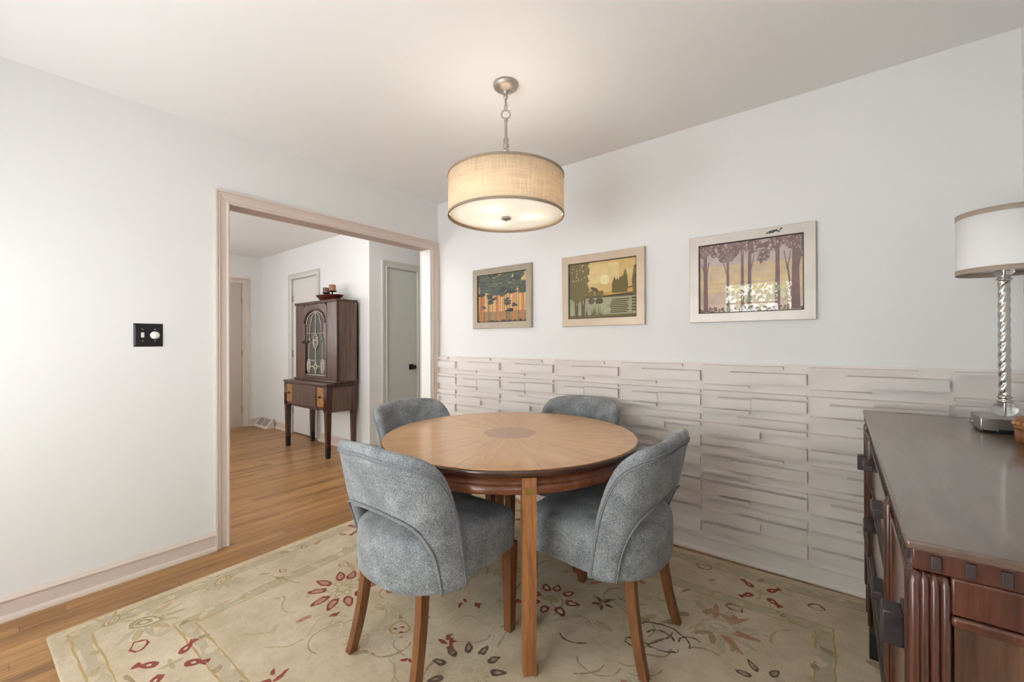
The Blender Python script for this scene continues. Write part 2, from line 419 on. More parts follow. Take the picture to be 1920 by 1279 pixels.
casing('trim_4', 'x', HX0, 1, D1[0], D1[1], D1[2], M['trim'], .075)
casing('trim_5', 'y', HW, -1, D2[0], D2[1], D2[2], M['greytrim'], .065)
casing('trim_6', 'x', HXC, 1, D3[0], D3[1], D3[2], M['greytrim'], .07)

# doors
def hinge_x(x, y, z): return MB().tube([(x, y, z - .045), (x, y, z + .045)], .007, 8)
b = MB(); b.box(HX0 - .05, HX0 - .012, D1[0] + .004, D1[1] - .004, .012, D1[2] - .004, .003); d = struct('door_1', b, M['doort'])
for z in (.25, 1.05, 1.8): obj('hinge', hinge_x(HX0 - .006, D1[1] - .006, z), M['hinge'], d)
b = MB(); b.sphere((HX0 + .04, D1[0] + .07, .95), .028).tube([(HX0 - .012, D1[0] + .07, .95), (HX0 + .02, D1[0] + .07, .95)], .011); obj('door_knob', b, M['blackmetal'], d)
b = MB(); b.box(D2[0] + .004, D2[1] - .004, HW + .012, HW + .05, .012, D2[2] - .004, .003); d = struct('door_2', b, M['doorw'])
for z in (.3, 1.05, 1.78): obj('hinge', hinge_x(D2[0] + .008, HW + .006, z), M['hinge'], d)
b = MB(); b.box(HXC - .05, HXC - .012, D3[0] + .004, D3[1] - .004, .012, D3[2] - .004, .003); d = struct('door_3', b, M['doorg'])
for z in (.28, 1.82): obj('hinge', hinge_x(HXC - .006, D3[0] + .006, z), M['hinge'], d)
b = MB(); b.box(HXC - .014, HXC - .004, .545, .605, .875, .94, .003); kp = obj('knob_plate', b, M['blackmetal'], d)
b = MB(); b.tube([(HXC - .004, .60 - .02, .907), (HXC + .03, .60 - .02, .907)], .009).sphere((HXC + .045, .58, .907), .026, (.75, 1, 1)); obj('door_knob', b, M['blackmetal'], d)

# baseboards: swept profile (distance from wall, height)
BP = [(0, 0), (.03, 0), (.03, .006), (.027, .016), (.02, .022), (.014, .024), (.014, .078), (.018, .083), (.018, .089), (.012, .094), (.006, .103), (0, .105)]
def baseboard(name, runs, mat):
    m = MB()
    for axis, face, dirn, p0, p1 in runs:
        rg = [[((face + dirn * d, p, z) if axis == 'x' else (p, face + dirn * d, z)) for d, z in BP] for p in (p0, p1)]
        m.loft(rg, True, True, False)
    return struct(name, m, mat)
baseboard('baseboard_left', [('x', 0, 1, YF, OY0 - .067)], M['trim'])
baseboard('baseboard_back', [('y', 0, -1, .024, XR)], M['wains'])
baseboard('baseboard_right', [('x', XR, -1, YF, -.03)], M['trim'])
baseboard('baseboard_front', [('y', YF, 1, .03, XR - .03)], M['trim'])
baseboard('baseboard_hall_back', [('y', HW, -1, HX0 + .03, D2[0] - .065), ('y', HW, -1, D2[1] + .065, HXC)], M['trim'])
baseboard('baseboard_hall_side', [('x', HXC, 1, HW - .03, D3[0] - .07), ('x', HXC, 1, D3[1] + .07, 1.5)], M['trim'])
baseboard('baseboard_hall_end', [('x', HX0, 1, D1[1] + .075, HW), ('x', HX0, 1, YF, D1[0] - .075)], M['trim'])
baseboard('baseboard_hall_left', [('x', -T, -1, YF, OY0 - .067), ('x', -T, -1, OY1 + .067, 1.5)], M['trim'])

# relief wainscot on the back wall: a repeated square tile of raised strips
WT, WB = 1.076, .105
tile = [(0, .78, .02, .056, .013), (.29, 1, .09, .21, .016), (0, .47, .245, .277, .013), (0, 1, .314, .352, .013), (.16, .49, .387, .50, .018), (.49, 1, .375, .50, .014),
        (0, .47, .52, .564, .013), (.36, 1, .595, .665, .014), (0, .57, .69, .82, .016), (.57, 1, .694, .744, .013), (0, .47, .86, .94, .013), (.47, 1, .85, .98, .017)]
b = MB(); b.box(.001, XR, -.006, 0, WB - .02, WT, 0)
TW, TH = .496, (WT - WB) / 2
for k in range(-1, 7):
    x0 = .252 + (k) * TW
    for r in range(2):
        zt = WT - r * TH
        for (u0, u1, v0, v1, d) in tile:
            xa, xb = max(x0 + u0 * TW + (.004 if u0 == 0 else 0), .004), min(x0 + u1 * TW - (.011 if u1 == 1 else 0), XR - .002)
            if xb - xa < .02: continue
            za, zb = zt - v1 * TH, zt - v0 * TH
            d *= 1.5; rb = d * .25
            rings = [[(xa, -.005, za), (xb, -.005, za), (xb, -.005, zb), (xa, -.005, zb)], [(xa, -.006 - d, za), (xb, -.006 - d, za), (xb, -.006 - d, zb - rb), (xa, -.006 - d, zb - rb)]]
            b.loft(rings, True, True, False)
struct('trim_7', b, M['wains'])

# ------------------------------------------------------------------ rug
RZ = .012
RA = math.radians(1.6)
RC = Vector((1.735, -1.222, 0)); RHX, RHY = 1.445, 1.13
def rw(u, v):   # rug frame -> room
    return (RC.x + u * math.cos(RA) - v * math.sin(RA), RC.y + u * math.sin(RA) + v * math.cos(RA))
rugm = [mat_rug('rug_cream', None), mat_rug('rug_red', (150, 50, 32), .15), mat_rug('rug_olive', (190, 164, 112), .6), mat_rug('rug_grey_green', (190, 177, 148), .75),
        mat_rug('rug_brown', (84, 60, 44), .25), mat_rug('rug_pale', (220, 207, 176), .55), mat_rug('rug_gold', (192, 160, 100), .35), mat_rug('rug_rust', (186, 120, 84), .6), mat_rug('rug_taupe', (164, 136, 92), .5)]
CREAM, RED, OLIVE, GREY, BROWN, PALE, GOLD, RUST, TAUPE = range(9)
b = MB(); zc = [RZ + .0002]; RT = RZ + .0024
rings = []
def rrect(ins, z, n=6):
    out = []; hx, hy = RHX - ins, RHY - ins; r = .012
    for cx, cy, a0 in ((hx - r, hy - r, 0), (-hx + r, hy - r, PI / 2), (-hx + r, -hy + r, PI), (hx - r, -hy + r, 1.5 * PI)):
        for i in range(n + 1):
            a = a0 + PI / 2 * i / n; x, y = rw(cx + r * math.cos(a), cy + r * math.sin(a)); out.append((x, y, z))
    return out
b.loft([rrect(.002, .0005), rrect(0, .004), rrect(.001, .009), rrect(.006, RZ)], True, True, True)
def motif(pts, mi):
    zc[0] += .0000008
    b.mi = mi; b.poly([(x, y, zc[0]) for x, y in pts]); b.mi = 0
def wob(k): return random.uniform(-k, k)
def stroke(pts, w, mi, jit=.15):
    zc[0] += .0000008; b.mi = mi; L = []; R_ = []
    for i, p in enumerate(pts):
        p = Vector(p); t = Vector(pts[min(i + 1, len(pts) - 1)]) - Vector(pts[max(i - 1, 0)]); t = t.normalized() if t.length else Vector((1, 0))
        nrm = Vector((-t.y, t.x)) * w * .5 * (1 + wob(jit) * 2)
        L.append(p + nrm); R_.append(p - nrm)
    for i in range(len(pts) - 1):
        b.poly([(q.x, q.y, zc[0]) for q in (R_[i], R_[i + 1], L[i + 1], L[i])])
    b.mi = 0
def petal(cx, cy, a, l, w, n=14, jit=.12):
    out = []
    for i in range(n):
        t = 2 * PI * i / n; r = math.cos(t); q = math.sin(t)
        x = l * .5 * (1 + r); y = w * .5 * q * (1 - .35 * r)
        k = 1 + wob(jit)
        x, y = (x - l * .5) * k + l * .5, y * k
        out.append((cx + x * math.cos(a) - y * math.sin(a), cy + x * math.sin(a) + y * math.cos(a)))
    return out
def shrink(pts, k):
    cx = sum(p[0] for p in pts) / len(pts); cy = sum(p[1] for p in pts) / len(pts)
    return [(cx + (p[0] - cx) * k, cy + (p[1] - cy) * k) for p in pts]
def ringpetal(cx, cy, a, l, w, mi, fill, k=.6):
    p = petal(cx, cy, a, l, w); motif(p, mi); motif(shrink(p, k), fill)
def flower(cx, cy, r0, l, w, n, mi, fill, a0=0, k=.6, gap=()):
    for i in range(n):
        if i in gap: continue
        a = a0 + 2 * PI * i / n + wob(.12); ringpetal(cx + r0 * math.cos(a), cy + r0 * math.sin(a), a, l * (1 + wob(.15)), w, mi, fill, k)
def crab(cx, cy, s, a0):
    for i in range(4):
        a = a0 + PI / 2 * i; x, y = cx + s * .55 * math.cos(a), cy + s * .55 * math.sin(a)
        p = petal(x, y, a, s * .75, s * .42, 12, .1); motif(p, RED); motif(shrink(p, .3), PALE)
        for da in (-.4, 0, .35):
            aa = a + da; sx, sy = x + s * .6 * math.cos(a), y + s * .6 * math.sin(a)
            stroke([(sx, sy), (sx + s * .4 * math.cos(aa), sy + s * .4 * math.sin(aa))], s * .12, RED)
    for i in range(4): motif(petal(cx, cy, a0 + PI / 4 + PI / 2 * i, s * .45, s * .2), OLIVE)
def squig(cx, cy, s, mi, n=9):
    p = [(cx + s * (math.cos(2 * PI * i / n) * (1 + wob(.35))), cy + s * .7 * math.sin(2 * PI * i / n) * (1 + wob(.35))) for i in range(n)]
    stroke(p + [p[0]], s * .22, mi, .3)
def vine(cx, cy, a, l, mi, w=.006, curl=2.0):
    pts = []; x, y = cx, cy
    for i in range(14):
        pts.append((x, y)); a += curl / 14 + wob(.25); x += l / 14 * math.cos(a); y += l / 14 * math.sin(a)
    stroke(pts, w, mi, .3)
# guard bands
def band(ins, w, mi, wig=.004):
    hx, hy = RHX - ins, RHY - ins
    cs = [(-hx, -hy), (hx, -hy), (hx, hy), (-hx, hy), (-hx, -hy)]
    for (xa, ya), (xb, yb) in zip(cs, cs[1:]):
        n = 60; pts = []
        for i in range(n + 1):
            t = i / n; x, y = xa + (xb - xa) * t, ya + (yb - ya) * t
            o = wob(wig); x, y = (x, y + o) if ya == yb else (x + o, y)
            pts.append(rw(x, y))
        stroke(pts, w, mi, .25)
for ins in (.085, .36): band(ins, .05, GREY, .003)
for ins in (.055, .115, .33, .39): band(ins, .007, GOLD, .003)
for ins in (.085, .36):          # blocks inside the guard bands
    for i in range(46):
        for (u, v, al) in ((-RHX + ins + (i + .5) * (2 * (RHX - ins)) / 46, -RHY + ins, 0), (-RHX + ins + (i + .5) * (2 * (RHX - ins)) / 46, RHY - ins, 0), (RHX - ins, -RHY + ins + (i + .5) * (2 * (RHY - ins)) / 46, 1), (-RHX + ins, -RHY + ins + (i + .5) * (2 * (RHY - ins)) / 46, 1)):
            if random.random() < .55:
                x, y = rw(u, v); motif(petal(x - .02, y, wob(3), .045, .028, 8, .25), random.choice([OLIVE, CREAM, CREAM, TAUPE, PALE]))
# faint vines and leaves all over
for i in range(170):
    u, v = random.uniform(-RHX + .45, RHX - .45), random.uniform(-RHY + .45, RHY - .45); x, y = rw(u, v)
    vine(x, y, wob(PI), random.uniform(.12, .3), random.choice([OLIVE, PALE, PALE, TAUPE, GREY]), random.uniform(.004, .009), wob(3))
for i in range(150):
    u, v = random.uniform(-RHX + .12, RHX - .12), random.uniform(-RHY + .12, RHY - .12); x, y = rw(u, v)
    motif(petal(x, y, wob(PI), random.uniform(.03, .085), random.uniform(.015, .035), 10, .25), random.choice([OLIVE, PALE, GREY, TAUPE, CREAM, RUST]))
# palmettes and sprays placed where the photo shows them
def palmette(cx, cy, s, a, body=TAUPE, leaf=OLIVE):
    for i in range(9):
        aa = a + (i - 4) * .42; motif(petal(cx + s * .3 * math.cos(aa), cy + s * .3 * math.sin(aa), aa, s * .8, s * .22, 10, .2), leaf if i % 2 else GREY)
    ringpetal(cx - s * .4 * math.cos(a), cy - s * .4 * math.sin(a), a, s, s * .62, body, CREAM, .72); ringpetal(cx - s * .2 * math.cos(a), cy - s * .2 * math.sin(a), a, s * .5, s * .3, body, PALE, .5)
palmette(.52, -2.13, .13, .9); palmette(.41, -2.21, .08, 2.4)
crab(.905, -2.12, .085, .75); crab(2.553, -.29, .075, .9)
crab(1.62, -2.14, .08, .6); crab(1.2, -.3, .075, .8); crab(2.6, -2.05, .08, .8); crab(.45, -1.05, .07, .3)
squig(.69, -2.17, .035, RED); squig(.572, -1.586, .02, RED); squig(.403, -1.395, .02, RED); squig(.766, -1.357, .03, RUST); squig(2.287, -.214, .035, RED); squig(2.767, -.26, .03, RED); squig(2.485, -.488, .032, BROWN)
flower(.965, -1.475, .075, .085, .042, 10, RED, RUST, .3); flower(.965, -1.475, .02, .06, .035, 6, OLIVE, CREAM)
flower(1.805, -.93, .06, .06, .04, 8, RED, PALE, .2, .5); motif(petal(1.77, -.93, 0, .07, .05), OLIVE)
flower(1.79, -1.475, .085, .06, .03, 11, BROWN, TAUPE, .1, .45); flower(1.79, -1.475, .02, .07, .04, 7, PALE, CREAM)
flower(1.41, -1.49, .055, .085, .045, 10, PALE, CREAM, .1, .6); ringpetal(1.37, -1.49, .2, .09, .075, GOLD, CREAM, .8)
for dx, dy in ((0, .012), (.02, -.01), (-.015, -.012)): motif(petal(1.41 + dx, -1.49 + dy, .6, .02, .01), RED)
for k in range(5): motif(petal(2.003 + .012 * math.cos(k * 1.256), -.818 + .012 * math.sin(k * 1.256), k * 1.256, .04, .014), BROWN)
# dark paisley by the right chair's rear leg
for r, a0, a1 in ((.10, .2, 3.4), (.075, 3.0, 6.0), (.05, .5, 3.0)):
    stroke([(2.285 + r * 1.1 * math.cos(a0 + (a1 - a0) * i / 16) + wob(.004), -.885 + r * .9 * math.sin(a0 + (a1 - a0) * i / 16) + wob(.004)) for i in range(17)], .007, BROWN, .3)
squig(2.2, -.97, .03, BROWN); vine(2.25, -.95, .9, .16, BROWN, .006, 1.0); vine(2.35, -.86, 2.2, .12, BROWN, .006, -2)
palmette(2.44, -.67, .15, .5, GREY, RUST)
for x, y in ((2.38, -.61), (2.5, -.6), (2.52, -.72), (2.46, -.78), (2.38, -.76), (2.33, -.66)): motif(petal(x, y, wob(3), .07, .03, 10, .3), TAUPE)
flower(2.64, -.87, .04, .05, .025, 6, BROWN, TAUPE, .2)
for x, y in ((1.27, -1.92), (1.285, -1.9), (1.585, -1.562), (1.603, -1.405), (1.63, -1.42), (1.66, -1.43), (1.0, -1.38), (1.12, -1.60), (1.5, -1.2), (1.55, -1.17), (1.7, -1.05), (2.77, -1.3), (2.3, -1.4), (2.1, -1.7)):
    for k in range(3): motif(petal(x + wob(.012), y + wob(.012), wob(3), .035, .014, 9, .25), RED)
for x, y in ((1.3, -2.2), (2.1, -2.15), (.42, -1.8), (.45, -.5), (.85, -.25), (1.9, -.26), (2.98, -.9), (2.97, -1.5)): palmette(x, y, .1, wob(3), random.choice([TAUPE, RUST, GOLD]), random.choice([OLIVE, GREY]))
for x, y in ((1.95, -1.1), (2.1, -1.25), (2.2, -1.1), (2.0, -1.35)): vine(x, y, wob(3), .14, random.choice([BROWN, GOLD, TAUPE]), .006, 2)
rug = obj('area_rug', b, rugm)
tag(rug, 'cream hand-tufted floral area rug under the dining table', 'rug')

# ------------------------------------------------------------------ dining table
TC = Vector((1.566, -.937, 0)); TZ = .748
tb = thing('dining_table', 'round wooden dining table with sunburst veneer top on four square legs', 'table', (TC.x, TC.y, RT))
b = MB(); c = (TC.x, TC.y, 0)
b.lathe([(.596, TZ - .007), (.606, TZ - .002), (.600, TZ)], c, 96)
obj('tabletop', b, M['top'], tb)
b = MB(); b.lathe([(.56, TZ - .034), (.592, TZ - .032), (.606, TZ - .024), (.612, TZ - .014), (.611, TZ - .006), (.607, TZ - .003), (.595, TZ - .0065)], c, 96); obj('edge_moulding', b, M['edge'], tb)
b = MB(); b.lathe([(.545, .652), (.583, .652), (.587, .658), (.587, .676), (.578, .684), (.572, .688), (.572, TZ - .033), (.545, TZ - .033)], c, 96, False); obj('apron', b, M['apron'], tb)
for k in range(4):
    a = -PI / 4 + k * PI / 2; R = Matrix.Rotation(a, 3, 'Z')
    def sq(r, h, z, dx=0): return [tuple(R @ Vector((r + sx * h + dx, sy * h, z)) + TC) for sx, sy in ((-1, -1), (1, -1), (1, 1), (-1, 1))]
    b = MB(); b.loft([sq(.570, .0235, RT), sq(.570, .0245, .35), sq(.570, .0255, .62), sq(.570, .026, .715)], True, True, False)
    lg = obj('leg', b, M['tleg'], tb)
    b = MB(); p = R @ Vector((.5965, 0, 0)) + TC
    b.box(-.001, .0016, -.015, .015, -.013, .013, .0006)
    bmesh.ops.transform(b.bm, matrix=Matrix.Translation((p.x, p.y, .668)) @ R.to_4x4(), verts=b.bm.verts[:]); obj('brass_inlay', b, M['brass'], lg)

# ------------------------------------------------------------------ dining chairs (local frame: +y is the front)
PA, PB, PCY, PN = .243, .152, -.075, 3.3
def plan_table():
    pts = []; n = 400
    for i in range(n + 1):
        t = PI / 2 * i / n
        pts.append((PA * math.sin(t) ** (2 / PN), PCY - PB * math.cos(t) ** (2 / PN)))
    S = [0]
    for p, q in zip(pts, pts[1:]): S.append(S[-1] + math.hypot(q[0] - p[0], q[1] - p[1]))
    return pts, S
PP, PS = plan_table(); SL = PS[-1]
def plan(s):
    sg = 1 if s >= 0 else -1; s = abs(s)
    if s >= SL: x, y = PA, PCY + (s - SL); nx, ny = 1, 0
    else:
        lo, hi = 0, len(PS) - 1
        while hi - lo > 1:
            m = (lo + hi) // 2
            if PS[m] <= s: lo = m
            else: hi = m
        f = (s - PS[lo]) / max(1e-9, PS[hi] - PS[lo])
        x = PP[lo][0] + (PP[hi][0] - PP[lo][0]) * f; y = PP[lo][1] + (PP[hi][1] - PP[lo][1]) * f
        nx = (x / PA) ** (PN - 1) / PA; ny = -(abs(y - PCY) / PB) ** (PN - 1) / PB
        l = math.hypot(nx, ny) or 1; nx, ny = nx / l, ny / l
    return sg * x, y, sg * nx, ny
def shell_pt(s, z, off):
    x, y, nx, ny = plan(s); h = z - .352
    return Vector((x + nx * off, y + ny * off - .20 * h, z))
def crv(ctrl, n):     # Catmull-Rom through (s,z), mirrored for a whole arch, resampled evenly
    full = [(s, z) for s, z in ctrl] + [(-s, z) for s, z in reversed(ctrl[:-1])]
    out = []
    for i in range(len(full) - 1):
        p0, p1, p2, p3 = full[max(i - 1, 0)], full[i], full[i + 1], full[min(i + 2, len(full) - 1)]
        for k in range(12):
            t = k / 12
            out.append(tuple(.5 * (2 * p1[j] + (p2[j] - p0[j]) * t + (2 * p0[j] - 5 * p1[j] + 4 * p2[j] - p3[j]) * t * t + (3 * p1[j] - p0[j] - 3 * p2[j] + p3[j]) * t ** 3) for j in (0, 1)))
    out.append(full[-1])
    L = [0]
    for p, q in zip(out, out[1:]): L.append(L[-1] + math.hypot(q[0] - p[0], q[1] - p[1]))
    res = []; j = 0
    for i in range(n):
        t = L[-1] * i / (n - 1)
        while j < len(L) - 2 and L[j + 1] < t: j += 1
        f = (t - L[j]) / max(1e-9, L[j + 1] - L[j]); res.append((out[j][0] + (out[j + 1][0] - out[j][0]) * f, out[j][1] + (out[j + 1][1] - out[j][1]) * f))
    return res
NS = 90
OUTER = crv([(SL - .012, .332), (SL - .006, .45), (SL - .004, .55), (SL - .010, .62), (SL - .022, .69), (SL - .046, .752), (SL - .090, .797), (SL - .15, .818), (.09, .826), (.05, .830), (0, .831)], NS)
INNER = crv([(.222, .332), (.222, .42), (.212, .485), (.188, .535), (.150, .562), (.09, .573), (.04, .576), (0, .577)], NS)
def make_chair():
    r = thing('dining_chair', '', 'chair', (0, 0, 0), 'grey upholstered chairs round the table')
    b = MB(); rings = []; K = 24
    for i in range(NS):
        (si, zi), (so, zo) = INNER[i], OUTER[i]; ring = []
        for k in range(K):
            a = 2 * PI * k / K; ca, sa = math.cos(a), math.sin(a)
            w = .5 + .5 * math.copysign(abs(ca) ** .55, ca); th = .023 * math.copysign(abs(sa) ** .7, sa)
            th *= 1 + .18 * (w > .75) 
            ring.append(shell_pt(si + (so - si) * w, zi + (zo - zi) * w, th))
        rings.append(ring)
    b.loft(rings, True, True, True)
    back = obj('backrest', b, M['fabric'], r)
    for w in (.87, .83, .10):
        b = MB(); pts = []
        for i in range(NS):
            (si, zi), (so, zo) = INNER[i], OUTER[i]
            pts.append(shell_pt(si + (so - si) * w, zi + (zo - zi) * w, .0238 if w < .5 else .0245))
        b.tube(pts, .0034, 6); obj('piping', b, M['piping'], back)
    # seat
    def outline(k, n=72):
        pts = []
        for i in range(n):
            t = 2 * PI * i / n; ct, st = math.cos(t), math.sin(t)
            if st < 0: x = .258 * math.copysign(abs(ct) ** (2 / 2.25), ct); y = -.085 - .206 * abs(st) ** (2 / 2.25)
            else: x = .258 * math.copysign(abs(ct) ** (2 / 9), ct); y = -.085 + .312 * abs(st) ** (2 / 9)
            pts.append((x * k, -.045 + (y + .045) * k))
        return pts
    b = MB()
    prof = [(.92, .350), (.975, .351), (.993, .358), (1.0, .38), (1.006, .43), (1.003, .462), (.99, .482), (.962, .495), (.88, .507), (.7, .518), (.45, .525), (.2, .528)]
    b.loft([[(x, y, z - .022 * max(0, (.49 - z) / .14) * min(1, max(0, (.1 - y) / .35))) for x, y in outline(k)] for k, z in prof], True, True, True)
    obj('seat', b, M['fabric'], r)
    for sx in (-1, 1):
        b = MB(); cx, cy = sx * .220, .198
        b.loft([[(cx + ax * h, cy + ay * h, z) for ax, ay in ((-1, -1), (1, -1), (1, 1), (-1, 1))] for h, z in ((.0165, 0), (.0185, .12), (.0235, .365))], True, True, False)
        obj('leg', b, M['chairleg'], r)
        b = MB(); rg = []
        for t in [i / 10 for i in range(11)]:
            z = .385 * (1 - t); y = -.208 - .016 * t - .044 * t ** 2.2; x = sx * (.166 + .02 * t ** 2); hx = .0155 - .001 * t; hy = .0185 - .003 * t
            rg.append([(x + ax * hx, y + ay * hy, z) for ax, ay in ((-1, -1), (1, -1), (1, 1), (-1, 1))])
        b.loft(rg, True, True, False); obj('leg', b, M['chairleg'], r)
    return r
def copy_tree(o, parent=None):
    c = o.copy(); COL.objects.link(c)
    if parent is not None: c.parent = parent
    for ch in list(o.children): copy_tree(ch, c)
    return c
ch0 = make_chair(); G = .474
spots = [((TC.x - .006, TC.y - G, RT), 0, 'grey upholstered dining chair with its back to us, left of the front table leg'),
         ((TC.x + G + .002, TC.y, RT), PI / 2, 'grey upholstered dining chair right of the front table leg, in front of the panelled wall'),
         ((TC.x - G - .045, TC.y, RT), -PI / 2, 'grey upholstered dining chair on the far left of the table, before the doorway'),
         ((TC.x + .0, TC.y + G, RT), PI, 'grey upholstered dining chair behind the table, against the panelled wall')]
proto_kids = list(ch0.children)
chairs = [ch0] + [copy_tree(ch0) for _ in range(3)]
for o, (l, a, lab) in zip(chairs, spots):
    o.location = l; o.rotation_euler = (0, 0, a); o['label'] = lab

# ------------------------------------------------------------------ pendant
PC = (1.587, -.987, 0)
pd = thing('pendant_lamp', 'beige linen drum pendant lamp hanging over the dining table', 'lamp', (PC[0], PC[1], H))
def lt(name, prof, mat, par, n=40, cap=True, c=PC): 
    m = MB(); m.lathe(prof, c, n, cap); return obj(name, m, mat, par)
lt('canopy', [(.060, H), (.0615, H - .006), (.058, H - .015), (.046, H - .025), (.028, H - .032), (.013, H - .035), (.012, H - .040), (.009, H - .042), (.009, H - .056), (.011, H - .058), (.010, H - .068), (.005, H - .072)], M['nickel'], pd)
b = MB(); b.tube([(PC[0], PC[1], H - .076), (PC[0], PC[1], 2.312)], .0045, 10); b.tube([(PC[0] + .008 * math.cos(a), PC[1], 2.332 + .012 * math.sin(a)) for a in [2 * PI * i / 20 for i in range(20)]], .003, 8, closed=True)
obj('chain_link', b, M['nickel'], pd)
b = MB(); ca, sa = math.cos(.65), math.sin(.65)
b.tube([(PC[0] + .021 * math.cos(t) * ca, PC[1] + .021 * math.cos(t) * sa, 2.295 + .021 * math.sin(t)) for t in [2 * PI * i / 32 for i in range(32)]], .0035, 8, closed=True); obj('hanging_ring', b, M['nickel'], pd)
lt('rod', [(.004, 2.277), (.009, 2.272), (.009, 2.262), (.006, 2.256), (.0065, 2.19), (.007, 2.182), (.011, 2.178), (.013, 2.168), (.009, 2.158), (.009, 2.156), (.015, 2.148), (.015, 2.138), (.009, 2.13), (.015, 2.122), (.018, 2.112), (.008, 2.108), (.008, 1.84)], M['nickel'], pd, 24)
b = MB()
for k in range(3):
    a = 2 * PI * k / 3 + .3; b.tube([(PC[0], PC[1], 1.965), (PC[0] + .272 * math.cos(a), PC[1] + .272 * math.sin(a), 1.975)], .003, 8)
obj('spider', b, M['nickel'], pd)
SR, S0, S1 = .277, 1.797, 1.989
sh = lt('lamp_shade', [(SR, S0), (SR, S1), (SR - .003, S1), (SR - .003, S0), (SR, S0)], M['linen'], pd, 96, False)
obj('shade_trim', MB().lathe([(SR + .002, S1 - .009), (SR + .002, S1 + .001), (SR - .004, S1 + .001), (SR - .004, S1 - .009), (SR + .002, S1 - .009)], PC, 96, False), M['shadeband'], sh)
obj('shade_trim', MB().lathe([(SR + .002, S0 - .001), (SR + .002, S0 + .009), (SR - .004, S0 + .009), (SR - .004, S0 - .001), (SR + .002, S0 - .001)], PC, 96, False), M['shadeband'], sh)
lt('diffuser', [(.0, S0 + .001), (.12, S0 + .003), (.22, S0 + .007), (.268, S0 + .012), (.272, S0 + .02), (.268, S0 + .02), (.22, S0 + .012), (.0, S0 + .006)], M['diff'], pd, 72, False)
lt('uplight_softener', [(.012, 1.972), (.12, 1.974), (.268, 1.978), (.272, 1.980), (.268, 1.982), (.12, 1.977), (.012, 1.975)], M['topdiff'], pd, 72, False)  # unseen disc added to soften the pendant's light on the ceiling
lt('finial', [(.0, S0 - .018), (.005, S0 - .017), (.006, S0 - .012), (.02, S0 - .01), (.024, S0 - .004), (.02, S0 + .002), (.006, S0 + .004), (.006, 1.85)], M['nickel'], pd, 28)
for k in range(3):
    a = 2 * PI * k / 3 + 2.75; x, y = PC[0] + .12 * math.cos(a), PC[1] + .12 * math.sin(a)
    m = MB(); m.sphere((x, y, 1.885), .028, (1, 1, 1.15)); obj('bulb', m, M['bulb'], pd)
    m = MB(); m.tube([(x, y, 1.945), (x, y, 1.91)], .014, 12); m.tube([(PC[0], PC[1], 1.945), (x, y, 1.945)], .005, 8); obj('socket', m, M['nickel'], pd)

# ------------------------------------------------------------------ framed prints
ART = {k: flat('print_' + k, v, .8, vary=.08, nscale=25) for k, v in dict(teal=(84, 94, 84), teal2=(116, 124, 98), orange=(190, 118, 70), rust=(150, 84, 56), tan=(216, 184, 124), sage=(136, 136, 92), navy=(64, 72, 72),
        olive=(112, 98, 54), sky=(212, 182, 120), sky2=(222, 198, 140), sun=(240, 226, 178), hill=(200, 160, 82), water=(166, 168, 136), water2=(204, 196, 160), brown=(92, 74, 44),
        plum=(140, 112, 112), plum2=(156, 132, 132), s1=(204, 192, 188), s2=(220, 196, 164), s3=(226, 202, 158), s4=(214, 190, 170), s5=(222, 204, 184)).items()}  # grove plums lightened to paint in the haze of room reflections
def art(name_mats):
    return [ART[k] for k in name_mats], {k: i for i, k in enumerate(name_mats)}
class Art:
    """flat print drawn in its own rectangle, u right and v up in 0..1"""
    def __init__(s, x0, x1, z0, z1, names):
        s.r = (x0, x1, z0, z1); s.mats, s.ix = art(names); s.b = MB(); s.y = -.0105
    def p(s, u, v):
        x0, x1, z0, z1 = s.r; u = min(1, max(0, u)); v = min(1, max(0, v)); return (x0 + (x1 - x0) * u, s.y, z0 + (z1 - z0) * v)
    def poly(s, k, pts):
        s.y -= .000006; s.b.mi = s.ix[k]; q = [s.p(*p) for p in pts]
        if max(a[0] for a in q) - min(a[0] for a in q) < 1e-4 or max(a[2] for a in q) - min(a[2] for a in q) < 1e-4: return
        s.b.poly(q)
    def rect(s, k, u0, u1, v0, v1): s.poly(k, [(u0, v0), (u1, v0), (u1, v1), (u0, v1)])
    def blob(s, k, u, v, ru, rv, n=11, j=.3):
        s.poly(k, [(u + ru * math.cos(2 * PI * i / n) * (1 + random.uniform(-j, j)), v + rv * math.sin(2 * PI * i / n) * (1 + random.uniform(-j, j))) for i in range(n)])
    def trunk(s, k, u0, v0, u1, v1, w0, w1): s.poly(k, [(u0 - w0, v0), (u0 + w0, v0), (u1 + w1, v1), (u1 - w1, v1)])
